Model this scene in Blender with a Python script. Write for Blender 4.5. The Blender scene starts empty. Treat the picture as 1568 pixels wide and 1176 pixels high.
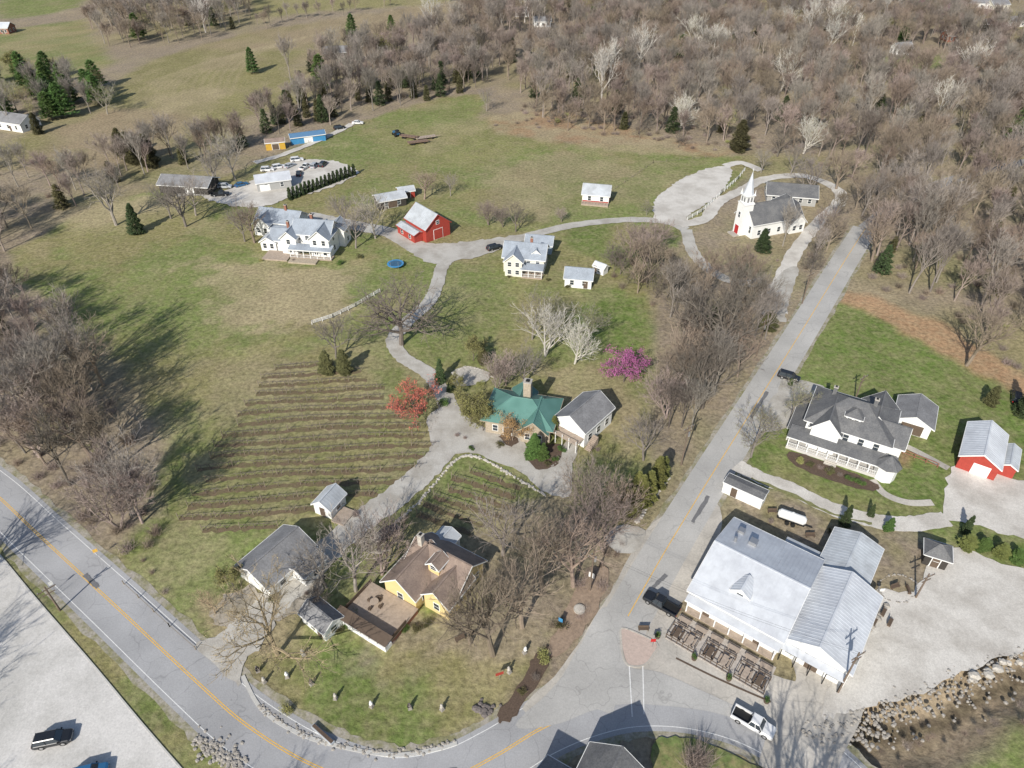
import bpy, math, random, bmesh
import numpy as np
from mathutils import Vector, Matrix

random.seed(7); RS=np.random.RandomState(5)
C=bpy.context
scene=C.scene
# ------------------------------------------------------------------ survey frame
# site plan marks were read off an oblique survey (u,v); g() turns them into metres on a level plane
H=95.0; TH=math.radians(38.0); F=1087.0
ST,CT=math.sin(TH),math.cos(TH)
def g(u,v,z=0.0):
    a=(u-784)/F; b=(588-v)/F
    dz=-ST+b*CT; t=(z-H)/dz
    return (a*t,(CT+b*ST)*t)

# ------------------------------------------------------------------ materials
MATS={}
def M(name,col,rough=.85,var=.18,scale=1.0,col2=None,scale2=None,bump=0.0,rnd=0.0,metal=0.0,obj=False,cracks=False,spec=.3,attr=None,detail=6,mix2=1.0):
    if name in MATS: return MATS[name]
    m=bpy.data.materials.new(name); m.use_nodes=True; nt=m.node_tree; N=nt.nodes; Lk=nt.links
    b=N['Principled BSDF']; b.inputs['Roughness'].default_value=rough; b.inputs['Metallic'].default_value=metal
    b.inputs['Specular IOR Level'].default_value=spec
    if obj:
        tc=N.new('ShaderNodeTexCoord'); vec=tc.outputs['Object']
    else:
        ge=N.new('ShaderNodeNewGeometry'); vec=ge.outputs['Position']
    n=N.new('ShaderNodeTexNoise'); n.inputs['Scale'].default_value=scale; n.inputs['Detail'].default_value=detail; n.inputs['Roughness'].default_value=.7
    Lk.new(vec,n.inputs['Vector'])
    mr=N.new('ShaderNodeMapRange'); mr.inputs[1].default_value=.3; mr.inputs[2].default_value=.7
    mr.inputs[3].default_value=1-var; mr.inputs[4].default_value=1+var
    Lk.new(n.outputs['Fac'],mr.inputs[0])
    if attr:
        at=N.new('ShaderNodeAttribute'); at.attribute_name=attr; base=at.outputs['Color']
    else:
        rgb=N.new('ShaderNodeRGB'); rgb.outputs[0].default_value=(*col,1); base=rgb.outputs[0]
    if col2:
        n2=N.new('ShaderNodeTexNoise'); n2.inputs['Scale'].default_value=scale2 or scale*.2; n2.inputs['Detail'].default_value=6; n2.inputs['Roughness'].default_value=.65
        Lk.new(vec,n2.inputs['Vector'])
        r2=N.new('ShaderNodeMapRange'); r2.inputs[1].default_value=.42; r2.inputs[2].default_value=.62; r2.inputs[4].default_value=mix2; Lk.new(n2.outputs['Fac'],r2.inputs[0])
        mx=N.new('ShaderNodeMix'); mx.data_type='RGBA'; Lk.new(r2.outputs[0],mx.inputs[0]); Lk.new(base,mx.inputs[6]); mx.inputs[7].default_value=(*col2,1)
        base=mx.outputs[2]
    vm=N.new('ShaderNodeVectorMath'); vm.operation='SCALE'; Lk.new(base,vm.inputs[0]); Lk.new(mr.outputs[0],vm.inputs['Scale'])
    out=vm.outputs[0]
    if rnd>0:
        oi=N.new('ShaderNodeObjectInfo'); r3=N.new('ShaderNodeMapRange'); r3.inputs[3].default_value=1-rnd; r3.inputs[4].default_value=1+rnd
        Lk.new(oi.outputs['Random'],r3.inputs[0]); v2=N.new('ShaderNodeVectorMath'); v2.operation='SCALE'
        Lk.new(out,v2.inputs[0]); Lk.new(r3.outputs[0],v2.inputs['Scale']); out=v2.outputs[0]
        hs=N.new('ShaderNodeHueSaturation'); r4=N.new('ShaderNodeMath'); r4.operation='MULTIPLY'; r4.inputs[1].default_value=7.31
        r5=N.new('ShaderNodeMath'); r5.operation='FRACT'; Lk.new(oi.outputs['Random'],r4.inputs[0]); Lk.new(r4.outputs[0],r5.inputs[0])
        r6=N.new('ShaderNodeMapRange'); r6.inputs[3].default_value=.485; r6.inputs[4].default_value=.515; Lk.new(r5.outputs[0],r6.inputs[0])
        Lk.new(r6.outputs[0],hs.inputs['Hue']); Lk.new(out,hs.inputs['Color']); out=hs.outputs[0]
    if cracks:
        nv=N.new('ShaderNodeTexNoise'); nv.inputs['Scale'].default_value=.25; Lk.new(vec,nv.inputs['Vector'])
        va=N.new('ShaderNodeVectorMath'); va.operation='MULTIPLY_ADD'; va.inputs[1].default_value=(6,6,0); Lk.new(nv.outputs['Color'],va.inputs[0]); Lk.new(vec,va.inputs[2])
        vo=N.new('ShaderNodeTexVoronoi'); vo.feature='DISTANCE_TO_EDGE'; vo.inputs['Scale'].default_value=.16; Lk.new(va.outputs[0],vo.inputs['Vector'])
        rc=N.new('ShaderNodeMapRange'); rc.inputs[1].default_value=.0; rc.inputs[2].default_value=.012; rc.inputs[3].default_value=.78; rc.inputs[4].default_value=1
        Lk.new(vo.outputs['Distance'],rc.inputs[0]); v3=N.new('ShaderNodeVectorMath'); v3.operation='SCALE'; Lk.new(out,v3.inputs[0]); Lk.new(rc.outputs[0],v3.inputs['Scale']); out=v3.outputs[0]
        n5=N.new('ShaderNodeTexNoise'); n5.inputs['Scale'].default_value=.09; n5.inputs['Detail'].default_value=6; Lk.new(vec,n5.inputs['Vector'])
        rr=N.new('ShaderNodeMapRange'); rr.inputs[1].default_value=.3; rr.inputs[2].default_value=.7; rr.inputs[3].default_value=.80; rr.inputs[4].default_value=1.17; Lk.new(n5.outputs['Fac'],rr.inputs[0])
        v4=N.new('ShaderNodeVectorMath'); v4.operation='SCALE'; Lk.new(out,v4.inputs[0]); Lk.new(rr.outputs[0],v4.inputs['Scale']); out=v4.outputs[0]
    Lk.new(out,b.inputs['Base Color'])
    if bump>0:
        bp=N.new('ShaderNodeBump'); bp.inputs['Strength'].default_value=1; bp.inputs['Distance'].default_value=bump
        Lk.new(n.outputs['Fac'],bp.inputs['Height']); Lk.new(bp.outputs[0],b.inputs['Normal'])
    MATS[name]=m; return m

asphalt=M('aged_asphalt',(.36,.36,.365),.9,.14,5,cracks=True)
asphalt2=M('village_asphalt',(.43,.42,.40),.9,.14,5,cracks=True)
asphalt3=M('back_road_asphalt',(.30,.29,.28),.9,.14,5)
concrete=M('concrete',(.51,.475,.42),.9,.14,3,col2=(.40,.375,.335),scale2=.12,cracks=True)
gravel=M('gravel',(.62,.59,.54),.95,.2,5,col2=(.46,.43,.385),scale2=.13)
gravelD=M('drive_gravel',(.48,.46,.42),.95,.18,5,col2=(.36,.335,.295),scale2=.2)
shoulder=M('shoulder_gravel',(.36,.33,.28),.95,.3,2.5,col2=(.22,.21,.11),scale2=.5)
yellow=M('yellow_paint',(.72,.43,.08),.8,.25,4)
whitep=M('white_road_paint',(.70,.70,.68),.8,.2,4)
soil=M('vineyard_soil',(.165,.12,.078),.95,.35,2.5,col2=(.15,.145,.06),scale2=.7,mix2=.6)
stone=M('limestone',(.46,.43,.38),.9,.3,2.5,bump=.04)
rockg=M('grey_rock',(.33,.305,.27),.9,.35,2.5,bump=.04)
mulch=M('mulch',(.11,.078,.058),.95,.35,4)
white=M('white_siding',(.78,.78,.76),.7,.04,1)
cream=M('cream_siding',(.68,.65,.56),.7,.05,1)
yellowW=M('yellow_siding',(.68,.53,.26),.7,.05,1)
redW=M('red_barn_siding',(.36,.055,.04),.7,.15,2)
blueW=M('blue_siding',(.30,.38,.46),.7,.05,1)
greyW=M('grey_siding',(.36,.36,.35),.7,.06,1)
darkW=M('dark_siding',(.05,.045,.04),.7,.1,1)
brickM=M('brick_red',(.28,.13,.09),.85,.2,6)
stoneW=M('stone_veneer',(.40,.34,.26),.9,.3,3,bump=.03)
mwhite=M('white_metal_roof',(.58,.605,.64),.5,.08,.7,col2=(.49,.51,.545),scale2=.25)
mgrey=M('galvanised_roof',(.48,.51,.54),.5,.08,.9,col2=(.38,.40,.42),scale2=.3)
sh_grey=M('grey_shingles',(.24,.24,.245),.95,.25,4,col2=(.18,.18,.185),scale2=.4)
sh_dark=M('dark_shingles',(.125,.127,.132),.95,.28,4,col2=(.17,.17,.17),scale2=.4)
sh_brown=M('brown_shingles',(.29,.225,.185),.95,.28,4,col2=(.22,.17,.145),scale2=.5)
sh_blue=M('bluegrey_shingles',(.33,.37,.42),.9,.2,4,col2=(.27,.30,.34),scale2=.4)
teal=M('green_metal_roof',(.12,.25,.215),.45,.15,1,col2=(.09,.20,.17),scale2=.5)
glass=M('window_glass',(.035,.045,.055),.12,.1,1,spec=.8)
wood=M('weathered_deck',(.38,.31,.25),.85,.2,2)
postw=M('vineyard_post',(.24,.20,.155),.9,.2,2)
woodD=M('dark_timber',(.12,.088,.065),.8,.15,2)
blackM=M('black_iron',(.02,.02,.02),.5,.1,1)
tyre=M('tyre_rubber',(.018,.018,.018),.8,.1,1)
chrome=M('steel',(.5,.5,.5),.35,.05,1,metal=.7)
redlt=M('tail_light',(.45,.02,.02),.4,.05,1)
reddoor=M('red_door',(.42,.03,.03),.6,.05,1)
polem=M('creosote_pole',(.17,.13,.10),.9,.15,2)
tarp=M('blue_tarp',(.06,.25,.48),.5,.1,1)

# ------------------------------------------------------------------ mesh builder
class MB:
    def __init__(s): s.v=[]; s.f=[]; s.mi=[]; s.T=None; s.m=0
    def add(s,vs,fs):
        o=len(s.v)
        if s.T is not None: vs=[tuple(s.T@Vector(p)) for p in vs]
        s.v+=vs; s.f+=[tuple(i+o for i in f) for f in fs]; s.mi+=[s.m]*len(fs)
    def box(s,x0,y0,z0,x1,y1,z1):
        s.hexa([(x0,y0,z0),(x1,y0,z0),(x1,y1,z0),(x0,y1,z0)],[(x0,y0,z1),(x1,y0,z1),(x1,y1,z1),(x0,y1,z1)])
    def hexa(s,b,t):
        s.add(list(b)+list(t),[(3,2,1,0),(4,5,6,7),(0,1,5,4),(1,2,6,5),(2,3,7,6),(3,0,4,7)])
    def cyl(s,p0,p1,r0,r1,n=8,cap=True):
        p0=Vector(p0);p1=Vector(p1);d=(p1-p0).normalized()
        a=d.orthogonal().normalized(); b=d.cross(a)
        vs=[];fs=[]
        for p,r in((p0,r0),(p1,r1)):
            for i in range(n):
                t=2*math.pi*i/n; vs.append(tuple(p+a*(r*math.cos(t))+b*(r*math.sin(t))))
        for i in range(n): fs.append((i,(i+1)%n,n+(i+1)%n,n+i))
        if cap: fs.append(tuple(range(n-1,-1,-1))); fs.append(tuple(range(n,2*n)))
        s.add(vs,fs)
    def mesh(s,name,mats):
        me=bpy.data.meshes.new(name); me.from_pydata(s.v,[],s.f)
        if not isinstance(mats,(list,tuple)): mats=[mats]
        for m in mats: me.materials.append(m)
        if len(mats)>1: me.polygons.foreach_set('material_index',s.mi)
        me.update(); return me
    def obj(s,name,mats,parent=None,loc=None,rot=0):
        o=bpy.data.objects.new(name,s.mesh(name,mats)); C.collection.objects.link(o)
        if parent: o.parent=parent
        if loc: o.location=loc
        o.rotation_euler=(0,0,rot); return o

def empty(name,loc=(0,0,0),rot=0,scale=1):
    e=bpy.data.objects.new(name,None); C.collection.objects.link(e); e.location=loc; e.rotation_euler=(0,0,rot); e.scale=(scale,)*3
    e.empty_display_size=.5; return e

# ------------------------------------------------------------------ polygons / ribbons
def catmull(P,n=6,closed=False):
    P=[np.array(p,float) for p in P]; out=[]; m=len(P)
    rng=range(m) if closed else range(m-1)
    for i in rng:
        if closed: p0,p1,p2,p3=P[i-1],P[i],P[(i+1)%m],P[(i+2)%m]
        else: p0=P[max(i-1,0)];p1=P[i];p2=P[i+1];p3=P[min(i+2,m-1)]
        for k in range(n):
            t=k/n
            out.append(.5*((2*p1)+(-p0+p2)*t+(2*p0-5*p1+4*p2-p3)*t*t+(-p0+3*p1-3*p2+p3)*t**3))
    if not closed: out.append(P[-1])
    return out
ZL=[0.02]
def nz():
    ZL[0]+=.005; return ZL[0]
def ribbon(name,px,w,mat,z=None,off=0,n=8,parent=None,h=0,jit=0,world=False,w2=None):
    P=[(p if world else g(*p)) for p in px]
    S=catmull(P,n); z=nz() if z is None else z
    S=np.array(S); T=np.gradient(S,axis=0); T/=np.linalg.norm(T,axis=1)[:,None]+1e-9
    Nn=np.stack([-T[:,1],T[:,0]],1)
    W=np.full(len(S),w) if w2 is None else np.linspace(w,w2,len(S))
    jl=RS.uniform(-jit,jit,len(S)); jr=RS.uniform(-jit,jit,len(S))
    L=S+Nn*(off+W/2+jl)[:,None]; R=S+Nn*(off-W/2+jr)[:,None]
    mb=MB()
    vs=[];fs=[]
    if h==0:
        for a,b in zip(L,R): vs+= [(a[0],a[1],z),(b[0],b[1],z)]
        for i in range(len(S)-1): fs.append((2*i,2*i+1,2*i+3,2*i+2))
    else:
        for a,b in zip(L,R): vs+= [(a[0],a[1],z),(b[0],b[1],z),(b[0],b[1],z+h),(a[0],a[1],z+h)]
        for i in range(len(S)-1):
            o=4*i
            fs+=[(o+3,o+2,o+6,o+7),(o+1,o+5,o+6,o+2),(o,o+3,o+7,o+4)]
        fs+=[(0,1,2,3),tuple(len(vs)-4+k for k in (3,2,1,0))]
    mb.add(vs,fs); return mb.obj(name,mat,parent)
def patch(name,px,mat,z=None,n=5,jit=.25,parent=None,closed_s=True):
    P=[g(*p) for p in px]; S=catmull(P,n,True) if closed_s else P
    z=nz() if z is None else z
    me=bpy.data.meshes.new(name)
    if jit>.15:
        S2=[]
        for a,b in zip(S,S[1:]+S[:1]):
            L_=float(np.hypot(b[0]-a[0],b[1]-a[1])); k=max(1,min(12,int(L_/1.0)))
            for i in range(k): S2.append((a[0]+(b[0]-a[0])*i/k,a[1]+(b[1]-a[1])*i/k))
        S=S2
    vs=[(p[0]+random.uniform(-jit,jit),p[1]+random.uniform(-jit,jit),z) for p in S]
    bm=bmesh.new(); f=bm.faces.new([bm.verts.new(v) for v in vs]); bm.normal_update()
    if f.normal.z<0: f.normal_flip()
    bmesh.ops.triangulate(bm,faces=[f],ngon_method='EAR_CLIP'); bm.to_mesh(me); bm.free()
    me.materials.append(mat); o=bpy.data.objects.new(name,me); C.collection.objects.link(o)
    if parent:o.parent=parent
    return o
def sdist(X,Y,poly):
    n=len(poly); d=np.full(X.shape,1e9); ins=np.zeros(X.shape,bool)
    for i in range(n):
        x0,y0=poly[i];x1,y1=poly[(i+1)%n]; ex,ey=x1-x0,y1-y0
        t=np.clip(((X-x0)*ex+(Y-y0)*ey)/(ex*ex+ey*ey+1e-9),0,1)
        d=np.minimum(d,np.hypot(X-x0-t*ex,Y-y0-t*ey))
        c=((y0>Y)!=(y1>Y)); xi=x0+(Y-y0)*ex/(ey if abs(ey)>1e-9 else 1e-9)
        ins^=(c&(X<xi))
    return np.where(ins,d,-d)
def ldist(X,Y,P):
    d=np.full(X.shape,1e9)
    for (x0,y0),(x1,y1) in zip(P[:-1],P[1:]):
        ex,ey=x1-x0,y1-y0; t=np.clip(((X-x0)*ex+(Y-y0)*ey)/(ex*ex+ey*ey+1e-9),0,1)
        d=np.minimum(d,np.hypot(X-x0-t*ex,Y-y0-t*ey))
    return d
LAT=RS.rand(256,256)
def vnoise(X,Y,s,seed=0):
    x=X/s+seed*17.3; y=Y/s+seed*31.7; xi=np.floor(x).astype(int);yi=np.floor(y).astype(int); fx=x-xi;fy=y-yi
    fx=fx*fx*(3-2*fx); fy=fy*fy*(3-2*fy)
    a=LAT[xi%256,yi%256];b=LAT[(xi+1)%256,yi%256];c=LAT[xi%256,(yi+1)%256];d=LAT[(xi+1)%256,(yi+1)%256]
    return (a*(1-fx)+b*fx)*(1-fy)+(c*(1-fx)+d*fx)*fy
def fbm(X,Y,s,seed=0,o=4):
    r=0;w=0;a=1
    for k in range(o): r=r+a*vnoise(X,Y,s/2**k,seed+k); w+=a; a*=.6
    return r/w

# ------------------------------------------------------------------ ground
def axis(fine0,fine1,step,lo,hi,growth=1.12):
    c=list(np.arange(fine0,fine1+.01,step)); s=step
    while c[-1]<hi: s*=growth; c.append(c[-1]+s)
    s=step
    while c[0]>lo: s*=growth; c.insert(0,c[0]-s)
    return np.array(c)
gx=axis(-150,150,.8,-4000,4000,1.04); gy=axis(36,270,.8,-600,6000,1.03)
X,Y=np.meshgrid(gx,gy); NX,NY=len(gx),len(gy)
GREEN=np.array((.17,.205,.068)); OLIVE=np.array((.255,.235,.105)); TAN=np.array((.40,.33,.205)); LITTER=np.array((.275,.225,.17)); BROWN=np.array((.305,.24,.155))
VIV=np.array((.135,.19,.05))
RUST=np.array((.40,.255,.15)); 
def mixc(a,b,t): return a*(1-t[...,None])+b*t[...,None]
n1=fbm(X,Y,40,1); n2=fbm(X,Y,9,2); n3=fbm(X,Y,3,3)
col=mixc(np.broadcast_to(LITTER,X.shape+(3,)).copy(),OLIVE,np.clip((n1-.45)*3,0,.7))
def paint(px,c,feather=2.0,wob=3.0,amt=1.0,c2=None,nt=None):
    global col
    poly=[g(*p) for p in px]
    d=sdist(X,Y,poly)+(n2-.5)*wob*2.4+(n3-.5)*wob*1.4
    t=np.clip(d/feather+.5,0,1)*amt
    cc=np.broadcast_to(np.array(c),X.shape+(3,))
    if c2 is not None:
        k=np.clip(((nt if nt is not None else n2)-.5)*5+.5,0,1); cc=mixc(cc,np.array(c2),k)
    col=mixc(col,cc,t)
paint([(-300,20),(0,50),(60,38),(130,30),(150,65),(175,95),(80,135),(0,150),(-300,170)],GREEN,6,4,.9,OLIVE)
FIELD=[(-60,240),(0,222),(60,200),(135,185),(170,130),(240,88),(380,50),(520,28),(670,6),(695,16),(600,60),(480,92),(430,105),(475,135),(500,150),(400,172),(330,198),(250,238),(120,262),(20,262)]
paint(FIELD,BROWN*.95,5,3,1,OLIVE*.9,fbm(X,Y,60,9))
paint([(300,115),(420,100),(470,135),(400,165),(300,150)],OLIVE*.95,8,6,.8)
paint([(230,150),(330,130),(345,150),(250,175)],TAN*.9,8,4,.6)
for k in range(12):
    P=[g(220+k*12,180-k*3),g(212+k*16,142-k*5),g(280+k*19,106-k*5),g(400+k*18,72-k*4)]
    d=ldist(X,Y,[tuple(p) for p in catmull(P,6)]); col=mixc(col,TAN*.95,np.clip(1-d/1.6,0,1)*.45)
paint([(380,-8),(560,-25),(720,-20),(680,6),(500,18),(390,28)],OLIVE,5,3,1)
paint([(0,-20),(120,-30),(130,10),(60,25),(0,30)],GREEN,5,3,1)
paint([(1340,88),(1440,84),(1448,102),(1350,106)],GREEN,5,3,.9)
paint([(1500,20),(1568,20),(1568,50),(1490,40)],OLIVE,5,3,.9)
PROP=[(20,385),(120,330),(230,290),(330,275),(400,245),(470,218),(560,183),(680,148),(750,140),(735,180),(760,203),(850,215),(960,225),(1140,240),(1150,255),(1080,330),(1010,400),(1010,560),(1005,690),(960,800),(900,880),(850,990),(790,1090),(690,1140),(600,1155),(510,1145),(440,1100),(370,1030),(300,1000),(190,890),(170,850),(235,790),(250,660),(200,560),(100,480),(20,430)]
paint(PROP,OLIVE*.93,3,2.5,1,GREEN*1.05,fbm(X,Y,14,6,6))
paint([(500,205),(600,175),(730,150),(740,190),(640,230),(560,260),(500,250)],GREEN*1.05,5,6,.8)
paint([(560,200),(760,185),(840,220),(760,260),(600,240)],OLIVE,8,8,.6)
paint([(730,270),(850,235),(1000,250),(1010,280),(870,330),(740,330)],TAN*.8,8,9,.6)
paint([(850,280),(1000,265),(1010,290),(960,330),(870,335)],GREEN*1.0,6,5,.6)
paint([(950,250),(1130,240),(1100,255),(1010,285)],GREEN*1.05,5,3,.7)
paint([(745,180),(850,165),(1000,205),(1130,232),(1100,243),(950,230),(830,215),(760,203)],RUST*.82,4,3,.8,TAN*.9)
paint([(210,380),(330,370),(330,500),(300,560),(230,520),(200,450)],GREEN*1.08,6,8,.75)
paint([(300,400),(420,390),(540,420),(530,480),(430,510),(340,490)],TAN,6,9,.8)
paint([(100,320),(220,300),(330,290),(230,335),(120,360)],TAN,5,4,.8)
paint([(60,370),(200,330),(330,300),(300,330),(150,400)],OLIVE,5,5,.6)
paint([(250,540),(420,530),(400,580),(280,650)],OLIVE*1.05,5,8,.6)
paint([(300,560),(560,560),(660,680),(560,790),(280,810)],OLIVE*1.0,4,5,.6,TAN*.8)
paint([(640,440),(760,420),(790,500),(740,560),(650,550),(640,480)],GREEN*1.05,4,5,.7)
paint([(880,440),(960,440),(1000,500),(960,560),(890,530)],VIV,4,4,.9)
paint([(870,345),(930,345),(920,400),(870,380)],VIV*.9,4,2,.8)
paint([(820,560),(960,570),(1000,620),(1000,680),(960,700),(880,600)],TAN*.85,4,5,.75)
paint([(190,850),(330,800),(400,830),(330,980),(250,960)],GREEN*1.12,4,5,.8)
paint([(560,560),(620,560),(650,600),(600,640)],VIV,3,3,.5)
paint([(420,1020),(560,1000),(700,1020),(780,1060),(690,1135),(600,1150),(500,1130),(430,1080)],OLIVE*.95,3,5,.85,VIV)
paint([(560,950),(850,930),(850,1000),(780,1020),(600,1010)],LITTER*1.05,4,7,.8)
paint([(700,830),(850,760),(930,850),(860,960),(720,920)],LITTER*1.0,5,6,.8)
paint([(310,930),(420,900),(470,1000),(380,1010),(320,990)],TAN*.9,2,2,.8)
paint([(930,870),(990,830),(900,960),(850,1000),(840,960)],LITTER,3,3,.7)
paint([(1010,400),(1150,400),(1190,480),(1150,600),(1050,720),(1000,700),(1000,560)],LITTER*.95,4,3,1)
paint([(1240,270),(1300,285),(1290,310),(1200,390),(1190,430),(1100,400),(1110,370),(1200,370)],TAN*.75,3,3,.7)
paint([(1210,440),(1290,370),(1300,390),(1225,510),(1205,560),(1140,650),(1050,760),(1020,760),(1120,600)],LITTER*1.05,3,2,.8)
# patchy wear over all turf
col=mixc(col,TAN*.88,np.clip((fbm(X,Y,13,41,5)-.52)*6,0,1)*.38); col=mixc(col,GREEN*.95,np.clip((fbm(X,Y,18,47,5)-.55)*6,0,1)*.3*(Y<270))
RL=[(1260,455),(1330,465),(1440,520),(1568,600),(1900,760),(1900,980),(1568,880),(1480,850),(1330,810),(1150,740),(1140,700),(1180,610),(1215,540)]
paint(RL,VIV*1.0,2,1.5,1,GREEN,fbm(X,Y,7,31,5))
paint([(1285,445),(1330,450),(1450,500),(1568,575),(1800,700),(1800,730),(1568,610),(1420,530),(1320,475),(1270,462)],RUST,3,2,.95)
paint([(1180,700),(1260,740),(1330,760),(1420,770),(1440,790),(1300,790),(1180,740)],OLIVE*.9,3,2,.6)
paint([(1370,690),(1400,690),(1395,720),(1370,715)],RUST*.7,2,1,.9)
paint([(1160,745),(1290,790),(1430,810),(1440,850),(1380,870),(1330,830),(1200,800),(1160,790)],OLIVE,2,2,.8,LITTER)
paint([(-200,700),(0,812),(60,870),(180,985),(330,1130),(400,1200),(300,1260),(270,1176),(60,925),(-10,845),(-200,760)],GREEN*.95,1.5,1.2,1,OLIVE)
paint([(1240,1110),(1310,1085),(1410,1060),(1568,1000),(1800,990),(1800,1260),(1300,1260),(1330,1200)],LITTER*1.1,3,3,1,OLIVE)
paint([(1330,1176),(1420,1150),(1500,1135),(1568,1120),(1800,1100),(1800,1300),(1350,1260)],VIV*1.1,3,4,1,GREEN)
CREEK=[(1262,1120),(1330,1118),(1400,1115),(1450,1100),(1510,1060),(1568,1035),(1700,1000)]
cd=ldist(X,Y,[g(*p) for p in CREEK])+(n2-.5)*3.5
col=mixc(col,np.array((.33,.26,.18)),np.clip((7-cd)/3,0,1)); col=mixc(col,np.array((.09,.07,.045)),np.clip((2.0-cd)/1.5,0,1)*.8)
for ln in ([(600,362),(700,392),(800,365)],[(470,330),(600,358)],[(690,678),(680,605),(618,548)]):
    dd=ldist(X,Y,[g(*p) for p in ln])+(n2-.5)*6; col=mixc(col,TAN*.85,np.clip((5-dd)/3,0,1)*.5)
col*= (0.78+.44*fbm(X,Y,5,12,4))[...,None]
Zg=-np.clip((6-cd)/4,0,1)*1.7
Zg+=np.clip((7-cd)/3,0,1)*(fbm(X,Y,2.5,60,3)-.5)*.9
Zg+=np.clip((Y-420)/400,0,1)**2*10*fbm(X,Y,200,20)
vs=np.stack([X,Y,Zg],-1).reshape(-1,3)
ii=np.arange(NX*NY).reshape(NY,NX); q=np.stack([ii[:-1,:-1],ii[:-1,1:],ii[1:,1:],ii[1:,:-1]],-1).reshape(-1,4)
me=bpy.data.meshes.new('ground'); me.vertices.add(len(vs)); me.vertices.foreach_set('co',vs.ravel().astype(np.float32))
me.loops.add(q.size); me.loops.foreach_set('vertex_index',q.ravel().astype(np.int32))
me.polygons.add(len(q)); me.polygons.foreach_set('loop_start',np.arange(0,q.size,4,dtype=np.int32)); me.update(calc_edges=True)
ca=me.color_attributes.new('Col','FLOAT_COLOR','POINT'); ca.data.foreach_set('color',np.concatenate([col.reshape(-1,3),np.ones((NX*NY,1))],1).ravel().astype(np.float32))
gm=M('ground_cover',(.1,.1,.1),.95,.45,1.1,attr='Col',bump=.22,detail=6,spec=.1,col2=(.36,.30,.185),scale2=.45,mix2=.35)
me.materials.append(gm); og=bpy.data.objects.new('ground',me); C.collection.objects.link(og)

# ------------------------------------------------------------------ roads
SR=[(-160,610),(-60,712),(0,763),(60,820),(180,931),(300,1043),(380,1112),(480,1172),(590,1205),(690,1190),(760,1157),(830,1115),(900,1087),(970,1073),(1050,1076),(1130,1096),(1200,1130),(1260,1172),(1330,1240)]
VR=[(900,1080),(925,1010),(958,950),(1018,845),(1085,735),(1135,655),(1185,575),(1235,495),(1290,405),(1325,350),(1385,305),(1460,275),(1560,250),(1700,225)]
ribbon('road_shoulder',SR,10.6,shoulder,jit=.35)
ribbon('road_shoulder',VR[:10],8.6,shoulder,jit=.35)
road=ribbon('state_road',SR,8.6,asphalt)
zm=ZL[0]+.006
for s in(-.14,.14): ribbon('yellow_line',SR,.12,yellow,z=zm,off=s,parent=road)
for s in(-3.6,3.6): ribbon('edge_line',SR,.11,whitep,z=zm,off=s,parent=road)
ZL[0]+=.008
patch('junction_pavement',[(800,1085),(850,1035),(885,985),(930,915),(1000,800),(1090,770),(1105,800),(1090,850),(1060,905),(1035,945),(1110,990),(1200,1040),(1290,1050),(1275,1085),(1240,1120),(1180,1115),(1060,1070),(960,1065),(860,1100)],concrete,jit=.1)
ribbon('market_forecourt',[(1255,1000),(1270,1060),(1235,1130),(1215,1200)],9,concrete)
vr=ribbon('village_road',VR[:10],7.0,asphalt2)
ribbon('village_road_far',VR[9:],4.6,asphalt3,parent=vr)
zm=ZL[0]+.006
ribbon('yellow_line',VR[2:10],.14,yellow,z=zm,off=.0,parent=vr)
ZL[0]+=.008
patch('junction_asphalt',[(790,1110),(850,1050),(890,985),(925,930),(975,955),(960,975),(965,1020),(1010,1030),(1090,1065),(1180,1112),(1060,1085),(940,1080),(850,1110)],asphalt2,jit=.05)
zm=ZL[0]+.006; ZL[0]+=.01
for a,b in (((963,1012),(968,1098)),((984,1012),(986,1094))):
    ribbon('crosswalk_line',[a,b],.16,whitep,z=zm)
ribbon('drain_channel',[(1035,1008),(1100,1040),(1180,1075)],.3,woodD,z=zm)
# tar-sealed utility cuts in the asphalt
tarm=M('tar_patch',(.17,.17,.175),.9,.2,4)
for P_ in ([(640,1190),(700,1180)],[(1060,800),(1085,760)],[(1150,640),(1175,600)],[(130,880),(150,900)],[(1000,900),(1020,880)]):
    ribbon('tar_patch',P_,.7,tarm,z=zm+.004,jit=.1)
isl=patch('traffic_island',[(950,967),(958,964),(1003,985),(1000,1000),(985,1018),(963,1018),(955,1000)],M('island_pavers',(.50,.40,.345),.9,.15,3),z=.14,jit=0,n=3)
ribbon('kerb',[(950,967),(958,963),(1005,985),(1001,1001),(986,1019),(962,1019),(953,1000),(950,967)],.25,concrete,z=.0,h=.17,n=3,parent=isl)

LOT=[(-200,730),(-60,805),(0,850),(62,925),(140,1015),(215,1105),(280,1180),(340,1260),(-350,1260),(-500,900)]
patch('car_park',LOT,M('car_park_gravel',(.62,.60,.57),.95,.17,4,col2=(.49,.475,.445),scale2=.12),jit=.1,closed_s=False)
kc=M('kerb_concrete',(.5,.49,.46),.9,.1,2)
ribbon('kerb',[(0,850),(62,925),(140,1015),(215,1105),(280,1180)],.22,kc,z=0,h=.14)
patch('gravel_lot',[(1325,965),(1345,905),(1400,905),(1425,860),(1470,838),(1568,872),(1900,960),(1900,1000),(1640,985),(1568,998),(1490,1025),(1410,1060),(1310,1086),(1262,1100),(1270,1050),(1300,1030)],gravel,jit=.4)
patch('gravel_yard',[(1448,740),(1462,715),(1500,722),(1560,735),(1700,770),(1800,880),(1568,825),(1470,800),(1415,800),(1440,785)],gravel,jit=.4)
ribbon('gravel_lane',[(1128,712),(1160,730),(1210,748),(1270,778),(1340,798),(1400,802),(1450,795)],3.4,gravel,jit=.2)
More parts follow.
